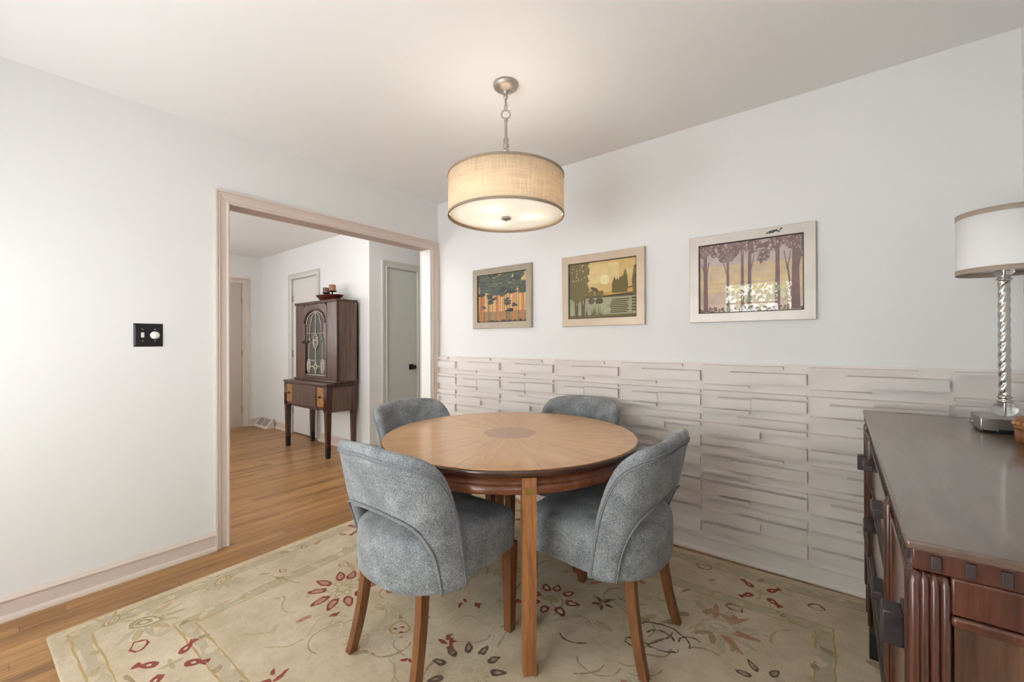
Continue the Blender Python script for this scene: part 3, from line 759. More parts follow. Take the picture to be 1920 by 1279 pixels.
def picture(label, x0, x1, z0, z1, fw, fmat, draw, names, deco=False):
    r = thing('framed_print', label, 'picture', ((x0 + x1) / 2, 0, z0), 'framed prints on the back wall')
    b = MB(); yo = -.024
    outer = [(x0, z0), (x1, z0), (x1, z1), (x0, z1)]; inner = [(x0 + fw, z0 + fw), (x1 - fw, z0 + fw), (x1 - fw, z1 - fw), (x0 + fw, z1 - fw)]
    def rg(pts, y): return [(x, y, z) for x, z in pts]
    def ins(pts, d): 
        sx = (1, -1, -1, 1); sz = (1, 1, -1, -1)
        return [(x + sx[i] * d, z + sz[i] * d) for i, (x, z) in enumerate(pts)]
    b.loft([rg(outer, -.001), rg(outer, yo + .002), rg(ins(outer, .002), yo), rg(ins(inner, -.002), yo), rg(inner, yo + .002), rg(inner, -.001), rg(outer, -.001)], True, False, False)
    fr = obj('frame', b, fmat, r)
    b = MB(); b.loft([rg(inner, yo + .004), rg(ins(inner, .004), yo + .006), rg(ins(inner, .004), -.009), rg(inner, -.009), rg(inner, yo + .004)], True, False, False); obj('frame_lip', b, M['dark'], r)
    a = Art(x0 + fw, x1 - fw, z0 + fw, z1 - fw, names); draw(a); obj('print', a.b, a.mats, r)
    b = MB(); b.box(x0 + fw + .003, x1 - fw - .003, -.0155, -.0135, z0 + fw + .003, z1 - fw - .003); obj('picture_glass', b, M['pglass'], r)
    if deco:
        b = MB(); random.seed(5)
        cx, cz = x0 + .415, z1 - fw * .48
        for i in range(9):
            a_ = random.uniform(-.5, .7) + (PI if i % 2 else 0); px, pz = cx + (i - 4) * .0062, cz + (i - 4) * .0006
            pts = []
            for t in range(8):
                q = 2 * PI * t / 8; lx, lz = .009 + .009 * math.cos(q), .0032 * math.sin(q)
                pts.append((px + lx * math.cos(a_) - lz * math.sin(a_), yo - .0002 - i * .00002, pz + lx * math.sin(a_) + lz * math.cos(a_)))
            b.prism(pts, (0, -.002, 0))
        obj('leaf_ornament', b, M['dark'], r)
    return r
def draw_pines(a):
    random.seed(21)
    a.rect('tan', 0, 1, .2, 1); a.rect('sage', 0, 1, 0, .22)
    for i in range(24):
        u = (i + .5) / 24 + random.uniform(-.012, .012); w = random.uniform(.004, .011); a.trunk(random.choice(['orange', 'rust', 'orange']), u, 0, u + random.uniform(-.008, .008), .75, w * 1.3, w * .7)
    for u, w in ((.05, .014), (.09, .012), (.42, .02), (.56, .012), (.93, .018)): a.trunk('orange', u, .02, u, .72, w * 1.2, w)
    for u, v, s in ((.25, .53, .09), (.29, .42, .07), (.63, .36, .07), (.66, .24, .06), (.76, .34, .05), (.12, .31, .04), (.33, .48, .06), (.62, .45, .06)):
        for k in range(7): a.blob('navy', u + random.uniform(-.05, .05), v + random.uniform(-.03, .03), s * .6, s * .3)
    for i in range(120):
        v = random.uniform(.55, 1.0); 
        if v < .66 and random.random() < .5: continue
        a.blob(random.choice(['teal', 'teal', 'navy']), random.random(), v, random.uniform(.06, .12), random.uniform(.03, .06))
    for i in range(110): a.blob('teal2', random.random(), random.uniform(.66, 1), random.uniform(.010, .034), random.uniform(.006, .014))
    for i in range(30): a.blob('navy', random.random(), random.uniform(0, .03), .025, .02)
def draw_pond(a):
    random.seed(8)
    a.rect('sky', 0, 1, .36, 1); a.rect('water', 0, 1, .05, .38); a.rect('olive', 0, 1, 0, .055)
    a.rect('sky2', .3, .75, .6, .95); a.blob('sun', .55, .66, .065, .085, 32, 0)
    a.poly('brown', [(0, .37), (0, .53), (.3, .53), (.42, .47), (.55, .44), (.72, .46), (.85, .5), (1, .53), (1, .37)])
    a.poly('hill', [(.24, .40), (.24, .51), (.33, .51), (.42, .455), (.5, .44), (.58, .45), (.72, .445), (.85, .48), (1, .51), (1, .42), (.6, .39)])
    for i in range(26): a.rect('water2', .45 + random.uniform(0, .2), .47 + random.uniform(0, .22), .1 + i * .0095, .104 + i * .0095)
    for u in (.34, .36, .45, .47, .49): a.blob('olive', u, .42, .04, .06); a.blob('brown', u, .3, .035, .05)
    for u, v in ((.37, .53), (.40, .51), (.42, .49)): a.blob('brown', u, v, .035, .022)
    a.rect('brown', 0, 1, .355, .38)
    for u, v1 in ((.69, .7), (.73, .68), (.77, .7), (.80, .72), (.84, .82)):
        a.poly('olive', [(u - .035, .42), (u - .04, .55), (u - .02, v1 - .06), (u, v1), (u + .02, v1 - .06), (u + .04, .55), (u + .03, .42)])
        for i in range(8): a.rect('brown', u - .05 + random.uniform(-.02, .02), u + .04 + random.uniform(-.02, .02), .08 + i * .031, .098 + i * .031)
    a.poly('olive', [(.95, .36), (.93, .6), (.96, .85), (1, .88), (1, .36)])
    for i in range(5): a.rect('brown', .93, 1, .1 + i * .05, .13 + i * .05)
    a.poly('olive', [(.03, .36), (0, .6), (.02, 1), (.27, 1), (.27, .75), (.30, .55), (.25, .33), (.12, .27)])
    for i in range(26): a.blob('olive', random.choice([.27, .28, .01, .2]) + random.uniform(-.02, .02), random.uniform(.4, 1), .03, .05)
    for i in range(16): a.blob('sky2', random.uniform(.05, .25), random.uniform(.68, .97), .006, .02)
    for u0, u1 in ((.12, .09), (.12, .14), (.22, .2), (.22, .25)): a.trunk('brown', u0 if u0 < .2 else .22, 0, u1, .36, .022, .01)
    for i in range(20):
        u = random.uniform(.25, .5); a.trunk('brown', u, .04, u + random.uniform(-.05, .05), random.uniform(.08, .22), .006, .002)
def draw_grove(a):
    random.seed(33)
    for k, v0, v1 in (('s5', 0, .12), ('s4', .12, .3), ('s3', .3, .48), ('s2', .48, .68), ('s1', .68, 1)): a.rect(k, 0, 1, v0, v1)
    for i in range(14): v = random.uniform(.3, .7); a.rect(random.choice(['s4', 's2', 's3']), random.uniform(0, .4), random.uniform(.5, 1), v, v + .018)
    a.poly('s4', [(0, .22), (.2, .26), (.5, .24), (.8, .27), (1, .25), (1, .2), (0, .18)])
    for u, w in ((.07, .022), (.30, .014), (.445, .016), (.51, .018), (.77, .021), (.93, .034)):
        a.trunk('plum', u, .02, u + random.uniform(-.006, .01), 1, w * 1.15, w * .75)
    for u0, v0, u1, v1, w in ((.07, .5, .03, .72, .007), (.08, .52, .105, .75, .007), (.30, .5, .25, .75, .006), (.53, .6, .56, .8, .006), (.77, .75, .73, .95, .008), (.9, .15, .86, .6, .01), (.86, .55, .83, .8, .006), (.86, .55, .89, .8, .006), (.95, .55, .985, .8, .008)):
        a.trunk('plum', u0, v0, u1, v1, w, w * .7)
    for i in range(230):
        u = random.random(); lim = .66 + .2 * abs(math.sin(u * 9.0 + .6)); v = random.uniform(lim, 1)
        a.blob(random.choice(['plum', 'plum2', 'plum']), u, v, random.uniform(.012, .035), random.uniform(.015, .045), 9, .4)
    for i in range(90): a.blob('s1', random.random(), random.uniform(.82, 1), .005, .016, 7)
    for i in range(80): a.blob('plum', random.random(), random.uniform(0, .07), random.uniform(.006, .018), random.uniform(.01, .035), 8, .4)
picture('small framed print of dark pines with orange trunks, nearest the doorway', .450, 1.048, 1.305, 1.789, .050, M['frame1'], draw_pines, ['tan', 'sage', 'orange', 'rust', 'teal', 'teal2', 'navy'])
picture('framed print of a pond with olive poplars under a pale sun', 1.313, 1.905, 1.302, 1.785, .052, M['frame2'], draw_pond, ['sky', 'water', 'olive', 'sky2', 'sun', 'brown', 'hill', 'water2'])
picture('silver framed print of tall plum trees at sunset, nearest the lamp', 2.170, 2.762, 1.303, 1.788, .050, M['frame3'], draw_grove, ['s5', 's4', 's3', 's2', 's1', 'plum', 'plum2'], True)

# ------------------------------------------------------------------ light switch
sw = thing('light_switch', 'dark bronze double switch plate on the left wall', 'light switch', (0, -2.01, 1.178))
b = MB(); y0, y1, z0, z1 = -2.069, -1.950, 1.178, 1.299
def yr(i, x): return [(x, y0 + i, z0 + i), (x, y1 - i, z0 + i), (x, y1 - i, z1 - i), (x, y0 + i, z1 - i)]
b.loft([yr(0, .0003), yr(0, .002), yr(.008, .0065)], True, True, False); obj('cover_plate', b, M['switchblk'], sw)
b = MB(); b.box(.004, .0085, -2.040, -2.027, 1.226, 1.252, .001); b.box(.006, .017, -2.038, -2.029, 1.240, 1.249, .002); obj('toggle', b, M['white'], sw)
b = MB()
pr = [(.0, .006), (.020, .006), (.020, .011), (.016, .013), (.0155, .020), (.012, .022), (.0, .022)]
b.loft([[(x, -1.984 + max(r, .0003) * math.cos(2 * PI * i / 28), 1.238 + max(r, .0003) * math.sin(2 * PI * i / 28)) for i in range(28)] for r, x in pr], True, True, True); obj('dimmer_knob', b, M['white'], sw)
for y in (-2.0335, -1.984):
    for z in (1.2085, 1.2685):
        b = MB(); b.loft([[(x, y + r * math.cos(2 * PI * i / 12), z + r * math.sin(2 * PI * i / 12)) for i in range(12)] for r, x in ((.0035, .006), (.0032, .0078), (.001, .0084))]); obj('screw', b, M['steel'], sw)

# ------------------------------------------------------------------ sideboard
SX0, SX1, SY0, SY1, ST = 2.935, 3.40, -1.665, -.128, .888
sb = thing('sideboard', 'dark mahogany sideboard with fluted corner posts along the right wall', 'sideboard', ((SX0 + SX1) / 2, (SY0 + SY1) / 2, 0))
b = MB(); b.box(SX0 - .004, SX1, SY0 - .004, SY1 + .004, ST - .014, ST, .004); obj('top', b, M['mahotop'], sb)
b = MB(); b.box(SX0 + .004, SX1, SY0 + .004, SY1 - .004, ST - .046, ST - .014, .002); fz = obj('dentil_frieze', b, M['maho'], sb)
n = 46
for i in range(n):
    y = SY0 + .03 + (SY1 - SY0 - .06) * i / (n - 1); b = MB(); b.box(SX0 - .001, SX0 + .006, y - .0045, y + .0045, ST - .040, ST - .019, .001); obj('dentil', b, M['mahodk'], fz)
for i in range(12):
    x = SX0 + .03 + .0355 * i; b = MB(); b.box(x - .0055, x + .0055, SY0 - .001, SY0 + .006, ST - .041, ST - .019, .001); obj('dentil', b, M['mahodk'], fz)
b = MB(); CZ = .375
b.box(SX0 + .03, SX1, SY0 + .02, SY1 - .02, CZ, ST - .046, 0); obj('carcass', b, M['maho'], sb)
# reeded corner posts running down into the legs
def post(name, x0, x1, y0, y1, ztop, reed_x, reed_y, foot=True, bottom=RT):
    m = MB(); m.box(x0 + .006, x1 - .004, y0 + .006, y1 - .006, bottom, ztop - .004, .004)
    if reed_y:           # reeds on the near end face
        k = 4
        for i in range(k):
            cx = x0 + (x1 - x0) * (i + .5) / k; w = (x1 - x0) / k * .5
            m.tube([(cx, y0 + .006, bottom + .12), (cx, y0 + .006, ztop - .02), (cx, y0 + .009, ztop - .008), (cx, y0 + .014, ztop - .002)], [w, w, w * .9, w * .5], 12)
    if reed_x:           # reeds on the room-side face
        k = 3
        for i in range(k):
            cy = y0 + (y1 - y0) * (i + .5) / k; w = (y1 - y0) / k * .5
            m.tube([(x0 + .006, cy, bottom + .12), (x0 + .006, cy, ztop - .02), (x0 + .012, cy, ztop - .004)], [w, w, w * .6], 12)
    o = obj(name, m, M['maho'], sb)
    f = MB(); f.box(x0 + .003, x1 - .002, y0 + .003, y1 - .003, bottom, bottom + .10, .003); obj('foot', f, M['blackfoot'], o)
    return o
PTOP = ST - .046
post('corner_post', SX0, SX0 + .046, SY0, SY0 + .05, PTOP, True, True); post('corner_post', SX0, SX0 + .046, SY1 - .05, SY1, PTOP, True, False)
post('corner_post', SX1 - .046, SX1, SY0, SY0 + .05, PTOP, False, False, True, 0); post('corner_post', SX1 - .046, SX1, SY1 - .05, SY1, PTOP, False, False, True, 0)
YA, YB = -.50, -1.27           # middle section posts
post('inner_post', SX0 - .004, SX0 + .036, YA - .022, YA + .022, PTOP, True, False); post('inner_post', SX0 - .004, SX0 + .036, YB - .022, YB + .022, PTOP, True, False)
# near end panel: framed veneer panel
b = MB(); b.box(SX0 + .05, SX1 - .05, SY0 + .010, SY0 + .022, CZ, PTOP - .07); obj('end_panel', b, M['mahoend'], sb)
b = MB(); b.box(SX0 + .046, SX1 - .046, SY0 + .002, SY0 + .022, PTOP - .055, PTOP, .003); b.box(SX0 + .046, SX1 - .046, SY0 - .002, SY0 + .022, PTOP - .072, PTOP - .056, .004); obj('end_rail', b, M['maho'], sb)
b = MB(); b.box(SX0 + .046, SX1 - .046, SY0 + .002, SY0 + .022, CZ, CZ + .04, .003); obj('end_rail', b, M['maho'], sb)
b = MB(); b.box(SX0 + .05, SX1 - .05, SY1 - .022, SY1 - .01, CZ, PTOP); obj('end_panel', b, M['mahoend'], sb)
# front: two doors and two drawers, lower rail with moulding
def panel(m, y0, y1, z0, z1, x=SX0): m.box(x + .008, x + .03, y0, y1, z0, z1, .003)
def bead(m, y0, y1, z0, z1, x=SX0, w=.008):
    m.box(x + .002, x + .012, y0, y1, z0, z0 + w, .002); m.box(x + .002, x + .012, y0, y1, z1 - w, z1, .002); m.box(x + .002, x + .012, y0, y0 + w, z0 + w, z1 - w, .002); m.box(x + .002, x + .012, y1 - w, y1, z0 + w, z1 - w, .002)
for (y0, y1, yh) in ((SY0 + .053, YB - .025, -1.53), (YA + .025, SY1 - .053, -.25)):
    m = MB(); panel(m, y0, y1, .40, PTOP - .012); d = obj('door', m, M['mahofr'], sb)
    m = MB(); bead(m, y0 + .01, y1 - .01, .415, PTOP - .03); obj('door_moulding', m, M['maho'], d)
    m = MB(); m.box(SX0 - .026, SX0 + .004, yh - .022, yh + .022, .652, .712, .003); m.box(SX0 + .003, SX0 + .01, yh - .045, yh + .045, .652, .712, .002); obj('door_pull', m, M['gunmetal'], d)
for (z0, z1, zp) in ((.64, PTOP - .012, .755), (.40, .63, .545)):
    m = MB(); panel(m, YB + .025, YA - .025, z0, z1); d = obj('drawer', m, M['mahofr'], sb)
    m = MB(); bead(m, YB + .035, YA - .035, z0 + .012, z1 - .012); obj('drawer_moulding', m, M['mahodk'], d)
    for yp in (-1.10, -.62):
        m = MB(); m.box(SX0 - .02, SX0 + .006, yp - .045, yp + .045, zp - .012, zp + .010, .003); obj('drawer_pull', m, M['gunmetal'], d)
b = MB(); b.box(SX0 - .003, SX0 + .03, SY0 + .03, SY1 - .03, CZ - .012, CZ + .022, .006); b.box(SX0 - .008, SX0 + .02, SY0 + .04, SY1 - .04, CZ - .004, CZ + .008, .003); obj('bottom_rail', b, M['mahodk'], sb)

# ------------------------------------------------------------------ table lamp and box on the sideboard
LX, LY = 3.290, -.415
tl = thing('table_lamp', 'tall silver twist-column table lamp with white drum shade on the sideboard', 'lamp', (LX, LY, ST)); c = (LX, LY, 0)
b = MB(); b.box(LX - .068, LX + .068, LY - .068, LY + .068, ST + .006, ST + .05, .003); b.box(LX - .075, LX - .05, LY + .02, LY + .045, ST + .02, ST + .028, .002); bs = obj('base', b, M['steel'], tl)
b = MB(); b.box(LX - .03, LX + .066, LY - .076, LY - .05, ST, ST + .014, .002); b.box(LX - .06, LX + .06, LY - .06, LY + .06, ST, ST + .007); obj('base_foot', b, M['blackmetal'], bs)
b = MB(); b.sphere((LX, LY, ST + .075), .031, (1, 1, .80), 32, 20); obj('glass_ball', b, M['crystal'], tl)
b = MB(); b.lathe([(.003, ST + .05), (.003, ST + .1)], c, 12); b.lathe([(.012, ST + .096), (.019, ST + .099), (.020, ST + .103), (.015, ST + .107), (.015, ST + .112), (.020, ST + .115), (.014, ST + .121), (.012, ST + .123)], c, 28); obj('collar', b, M['chrome'], tl)
b = MB(); zz0, zz1 = ST + .121, 1.398; rings = []
for i in range(121):
    z = zz0 + (zz1 - zz0) * i / 120; tw = z * 62; ring = []
    for k in range(40):
        a = 2 * PI * k / 40; r = .0125 + .0028 * abs(math.sin(1.5 * (a - tw)))
        ring.append((LX + r * math.cos(a), LY + r * math.sin(a), z))
    rings.append(ring)
b.loft(rings); obj('column', b, M['chrome'], tl)
b = MB(); b.lathe([(.012, 1.396), (.019, 1.399), (.020, 1.403), (.015, 1.406), (.015, 1.410), (.020, 1.413), (.014, 1.417)], c, 28); b.lathe([(.003, 1.41), (.003, 1.46)], c, 12); obj('collar', b, M['chrome'], tl)
b = MB(); b.sphere((LX, LY, 1.430), .025, (1, 1, .75), 32, 20); obj('glass_ball', b, M['crystal'], tl)
b = MB(); b.lathe([(.01, 1.448), (.03, 1.452), (.034, 1.456), (.012, 1.462), (.012, 1.50)], c, 28)
for k in range(3):
    a = 2 * PI * k / 3 + .4; b.tube([(LX + .012 * math.cos(a), LY + .012 * math.sin(a), 1.456), (LX + .108 * math.cos(a), LY + .108 * math.sin(a), 1.444)], .0025, 6)
obj('shade_holder', b, M['chrome'], tl)
LR, L0, L1 = .113, 1.424, 1.632
ls = obj('lamp_shade', MB().lathe([(LR, L0), (LR, L1), (LR - .002, L1), (LR - .002, L0), (LR, L0)], c, 72, False), M['whiteshade'], tl)
for z0 in (L0 - .001, L1 - .016): obj('ribbon', MB().lathe([(LR + .0012, z0), (LR + .0012, z0 + .017), (LR - .003, z0 + .017), (LR - .003, z0), (LR + .0012, z0)], c, 72, False), M['lampband'], ls)
BX, BY = 3.314, -.625
bx = thing('trinket_box', 'small round carved wooden box beside the table lamp', 'box', (BX, BY, ST)); c = (BX, BY, 0)
b = MB(); b.lathe([(.040, ST + .0005), (.045, ST + .004), (.047, ST + .02), (.0465, ST + .04), (.040, ST + .04), (.04, ST + .01), (.001, ST + .01)], c, 40, True); obj('box_body', b, M['boxw'], bx)
b = MB(); b.lathe([(.047, ST + .0405), (.0482, ST + .044), (.0475, ST + .07), (.044, ST + .076), (.02, ST + .080), (.0, ST + .081)], c, 40); ld = obj('lid', b, M['boxw'], bx)
b = MB()
for k in range(16):
    a = 2 * PI * k / 16; b.sphere((BX + .047 * math.cos(a), BY + .047 * math.sin(a), ST + .058), .0065, (1, 1, 1), 8, 6)
b.lathe([(.0478, ST + .047), (.0492, ST + .0485), (.0478, ST + .050)], c, 40, False); obj('carved_border', b, M['gold'], ld)

# ------------------------------------------------------------------ china cabinet in the hall
CX0, CX1, CYF, CYB = -2.235, -1.275, -.368, -.020
cb = thing('china_cabinet', 'dark walnut china cabinet on tall legs with arched glass door in the hall', 'cabinet', ((CX0 + CX1) / 2, (CYF + CYB) / 2, 0))
for x in (CX0 + .03, CX1 - .03):
    for y in (CYF + .03, CYB - .03):
        b = MB(); sqr = lambda h, z: [(x + ax * h, y + ay * h, z) for ax, ay in ((-1, -1), (1, -1), (1, 1), (-1, 1))]
        b.loft([sqr(.0205, .11), sqr(.026, .455), sqr(.026, .465)], True, True, False); b.box(x - .03, x + .03, y - .03, y + .03, .462, .745, .005)
        if y < -.2:
            for dx in (-.015, 0, .015): b.tube([(x + dx, y - .03, .49), (x + dx, y - .03, .735)], .006, 8)
        lg = obj('leg', b, M['cabdk'], cb)
        b = MB(); b.loft([sqr(.0185, 0), sqr(.0215, .105), sqr(.0225, .112)], True, True, False); obj('leg_foot', b, M['blackfoot'], lg)
b = MB(); b.box(CX0 + .06, CX1 - .06, CYF + .022, CYB, .49, .745); b.box(CX0 + .012, CX0 + .06, CYF + .06, CYB - .06, .468, .745); b.box(CX1 - .06, CX1 - .012, CYF + .06, CYB - .06, .468, .745, .0); obj('base_case', b, M['cabside'], cb)
# shaped lower rail: bracket curves by the legs
b = MB(); z0 = .505
pts = [(CX0 + .06, .744), (CX0 + .06, .465), (CX0 + .075, .475), (CX0 + .095, .492), (CX0 + .125, .500), (CX0 + .195, .500), (CX0 + .2, .482), (CX1 - .2, .482), (CX1 - .195, .500), (CX1 - .125, .500), (CX1 - .095, .492), (CX1 - .075, .475), (CX1 - .06, .465), (CX1 - .06, .744)]
b.prism([(x, CYF + .008, z) for x, z in pts], (0, .016, 0)); obj('front_rail', b, M['cabdk'], cb)
b = MB(); b.box(CX0 + .21, CX1 - .21, CYF - .006, CYF + .01, .515, .728, .003); obj('centre_panel', b, M['cab'], cb)
for x0, x1 in ((CX0 + .066, CX0 + .202), (CX1 - .202, CX1 - .066)):
    b = MB(); b.box(x0, x1, CYF, CYF + .014, .525, .725, .003); dr = obj('drawer', b, M['burl'], cb)
    b = MB(); xm = (x0 + x1) / 2; b.box(xm - .008, xm + .008, CYF - .006, CYF + .002, .615, .640, .002); b.tube([(xm - .035, CYF - .014, .627), (xm, CYF - .017, .630), (xm + .035, CYF - .014, .627)], .006, 8); obj('drawer_handle', b, M['blackmetal'], dr)
b = MB(); b.box(CX0 - .006, CX1 + .006, CYF - .008, CYB + .004, .745, .772, .006); dk = obj('deck', b, M['cab'], cb)
b = MB()
for i in range(16): y = CYF + .02 + i * .0205; b.box(CX1 + .002, CX1 + .011, y, y + .013, .749, .768, .003)
b.box(CX1 - .01, CX1 + .004, CYF + .03, CYB - .03, .728, .745, .004); obj('gadroon', b, M['cabdk'], dk)
UX0, UX1, UYF, UYB, UZ0, UZ1 = -2.180, -1.268, -.258, -.018, .772, 1.648
b = MB(); b.box(UX0 - .012, UX1 + .012, UYF - .02, UYB, UZ0, UZ0 + .022, .006); obj('plinth_moulding', b, M['cab'], cb)
b = MB(); t = .02
b.box(UX0, UX0 + t, UYF + .03, UYB, UZ0 + .022, UZ1); b.box(UX0, UX1, UYB - .012, UYB, UZ0 + .022, UZ1 - .001); b.box(UX0 + .002, UX1 - .002, UYF + .02, UYB, UZ1 - .02, UZ1 - .0005); b.box(UX0 + .002, UX1 - .002, UYF + .02, UYB, UZ0 + .0225, UZ0 + .04); obj('upper_case', b, M['cab'], cb)
b = MB(); b.box(UX1 - t, UX1, UYF + .03, UYB, UZ0 + .022, UZ1); obj('side_panel', b, M['cabside'], cb)
b = MB(); b.box(UX0 + t, UX1 - t, UYB - .016, UYB - .012, UZ0 + .04, UZ1 - .02); obj('back_panel', b, M['inside'], cb)  # interior greyed to paint in the reflections seen in the door glass
for z in (.985, 1.185):
    b = MB(); b.box(UX0 + t, UX1 - t, UYF + .04, UYB - .012, z, z + .012); obj('shelf', b, M['inside'], cb)
DX0, DX1, DZ0, DZ1 = -1.985, -1.475, .80, 1.622
for x0, x1 in ((UX0, DX0 - .004), (DX1 + .004, UX1 - .018)):
    b = MB(); b.box(x0, x1, UYF, UYF + .03, UZ0 + .022, UZ1 - .02, .003); obj('front_stile', b, M['cab'], cb)
b = MB(); b.box(UX1 - .018, UX1 + .003, UYF - .003, UYF + .03, UZ0 + .022, UZ1 - .02, .005); obj('corner_post', b, M['cabdk'], cb)
# arched door
GX0, GX1, GZ0, GZS, GZ1 = DX0 + .035, DX1 - .035, .828, 1.40, 1.552
gm, gh = (GX0 + GX1) / 2, (GX1 - GX0) / 2
inner = [(GX0, GZ0), (gm, GZ0), (GX1, GZ0), (GX1, 1.02), (GX1, 1.21), (GX1, GZS)] + [(gm + gh * math.cos(PI * i / 20), GZS + (GZ1 - GZS) * math.sin(PI * i / 20)) for i in range(1, 20)] + [(GX0, GZS), (GX0, 1.21), (GX0, 1.02)]
outer = [(DX0, DZ0), (gm, DZ0), (DX1, DZ0), (DX1, 1.02), (DX1, 1.21), (DX1, GZS)]
for i in range(1, 20):
    a = PI * i / 20; dx, dz = math.cos(a), math.sin(a) * .75; k = min((DX1 - gm) / max(abs(dx), 1e-6), (DZ1 - GZS) / max(dz, 1e-6)); outer.append((gm + dx * k, GZS + dz * k))
outer += [(DX0, GZS), (DX0, 1.21), (DX0, 1.02)]
b = MB(); yf = UYF - .002
b.loft([[(x, yf + .026, z) for x, z in outer], [(x, yf, z) for x, z in outer], [(x, yf, z) for x, z in inner], [(x, yf + .026, z) for x, z in inner], [(x, yf + .026, z) for x, z in outer]], True, False, False)
dr = obj('door', b, M['cab'], cb, True)
b = MB(); ai = [p for p in inner if p[1] >= GZS]
b.tube([(x + (.012 if x > gm else -.012 if x < gm else 0), yf - .002, z + .012) for x, z in ai], .010, 8); obj('arch_moulding', b, M['cabdk'], dr)
b = MB(); b.prism([(x, yf + .014, z) for x, z in inner], (0, .003, 0)); obj('glass_pane', b, M['cglass'], dr)
b = MB(); y = yf + .009; tr_ = lambda pts, r=.0035, cl=False: b.tube([(x, y, z) for x, z in pts], r, 6, closed=cl)
k = .93
tr_([(gm + gh * k * math.cos(PI * i / 24), GZS + (GZ1 - GZS) * k * math.sin(PI * i / 24)) for i in range(25)], .004)
tr_([(gm + gh * .86, GZS), (gm + gh * .9, 1.2)], .003); tr_([(gm - gh * .86, GZS), (gm - gh * .9, 1.2)], .003)
tr_([(gm, GZ1 - .012), (gm, 1.285)]); tr_([(gm, 1.13), (gm, .985)])
for s in (-1, 1):
    tr_([(gm, GZ1 - .012), (gm + s * .07, 1.50), (gm + s * .115, 1.40), (gm + s * .135, 1.26)], .003); tr_([(gm + s * .155, 1.225), (gm + s * .135, 1.25), (gm + s * .12, 1.225)], .004)
    ox = gm + s * .155
    tr_([(ox + .036 * math.cos(2 * PI * i / 24), .935 + .075 * math.copysign(abs(math.sin(2 * PI * i / 24)) ** .8, math.sin(2 * PI * i / 24))) for i in range(24)], .0038, True)
    tr_([(ox + .018 * math.cos(2 * PI * i / 20), .935 + .05 * math.sin(2 * PI * i / 20)) for i in range(20)], .0032, True)
    tr_([(gm, .985), (gm + s * .02, .95), (gm + s * .06, .93), (gm + s * .119, .93)]); tr_([(gm + s * .06, .93), (gm + s * .02, .905), (gm, .845)])
    tr_([(ox, .86), (ox, 1.01), (ox - s * .01, 1.2)], .002)
    tr_([(gm + s * .03, 1.235), (gm + s * .03, 1.195), (gm + s * .012, 1.165), (gm, 1.16)], .003)
    tr_([(gm + s * .028, .93), (gm, .958)], .003); tr_([(gm + s * .028, .93), (gm, .902)], .003)
tr_([(gm + .05 * math.cos(2 * PI * i / 28), 1.208 + .077 * math.sin(2 * PI * i / 28)) for i in range(28)], .004, True)
tr_([(gm + .018 * math.cos(2 * PI * i / 16), 1.235 + .02 * math.sin(2 * PI * i / 16)) for i in range(16)], .003, True)
tr_([(GX0 + .01, GZ0 + .01), (GX1 - .01, GZ0 + .01)], .003); tr_([(GX0 + .012, 1.30), (GX1 - .012, 1.30)], .002)
obj('tracery', b, M['trac'], dr)
b = MB(); b.sphere((DX0 + .017, yf - .018, 1.20), .012).tube([(DX0 + .017, yf + .002, 1.20), (DX0 + .017, yf - .018, 1.20)], .005); b.box(DX0 + .010, DX0 + .024, yf - .003, yf + .002, 1.175, 1.225, .001); obj('door_knob', b, M['blackmetal'], dr)
b = MB(); b.box(UX0 - .012, UX1 + .012, UYF - .014, UYB, UZ1, UZ1 + .006, .002); b.box(UX0 - .008, UX1 + .008, UYF - .01, UYB, UZ1 - .022, UZ1, .004)
for i in range(34): x = UX0 + .002 + i * .0268; b.box(x, x + .018, UYF - .017, UYF - .006, UZ1 - .012, UZ1 + .004, .003)
for i in range(9): y = UYF + .003 + i * .0262; b.box(UX1 + .004, UX1 + .015, y, y + .018, UZ1 - .012, UZ1 + .004, .003)
obj('cornice', b, M['cab'], cb)

# bowl with candle holder on the cabinet
CT = UZ1 + .0062
QX, QY = -1.63, -.14
bw = thing('candle_bowl', 'dark red tapered bowl with candle holder on top of the china cabinet', 'bowl', (QX, QY, CT)); c = (QX, QY, CT)
b = MB()
def ell(r, z, n=32, kx=1.75): return [(QX + r * kx * math.cos(2 * PI * i / n), QY + r * math.sin(2 * PI * i / n), CT + z) for i in range(n)]
b.loft([ell(.068, .0), ell(.074, .008), ell(.118, .062), ell(.120, .066), ell(.112, .064), ell(.066, .012)], True, True, True); obj('bowl_body', b, M['bowl'], bw)
b = MB(); spots3 = [(-.075, .0, .098), (.075, -.01, .108), (.0, .035, .125)]
for dx, dy, z in spots3:
    b.tube([(QX + dx * .8, QY + dy * .8, CT + .012), (QX + dx, QY + dy, CT + z)], .006, 8)
    b.lathe([(.012, z - .012), (.042, z - .004), (.046, z), (.044, z + .004), (.001, z + .003)], (QX + dx, QY + dy, CT), 28)
obj('candle_stand', b, M['blackmetal'], bw)
for (dx, dy, z), mt, h, lab in ((spots3[0], 'candle2', .058, 'squat grey-brown pillar candle on the left of the cabinet-top bowl'), (spots3[1], 'candle', .068, 'tan pillar candle on the right of the cabinet-top bowl')):
    r = thing('pillar_candle', lab, 'candle', (QX + dx, QY + dy, CT + z + .003), 'candles on the china cabinet')
    obj('wax', MB().lathe([(.033, .0), (.035, .003), (.035, h - .004), (.032, h), (.01, h - .004), (.0, h - .005)], (QX + dx, QY + dy, CT + z + .0035), 28), M[mt], r)
    obj('wick', MB().tube([(QX + dx, QY + dy, CT + z + h - .004), (QX + dx + .002, QY + dy, CT + z + h + .008)], .0015, 6), M['wick'], r)

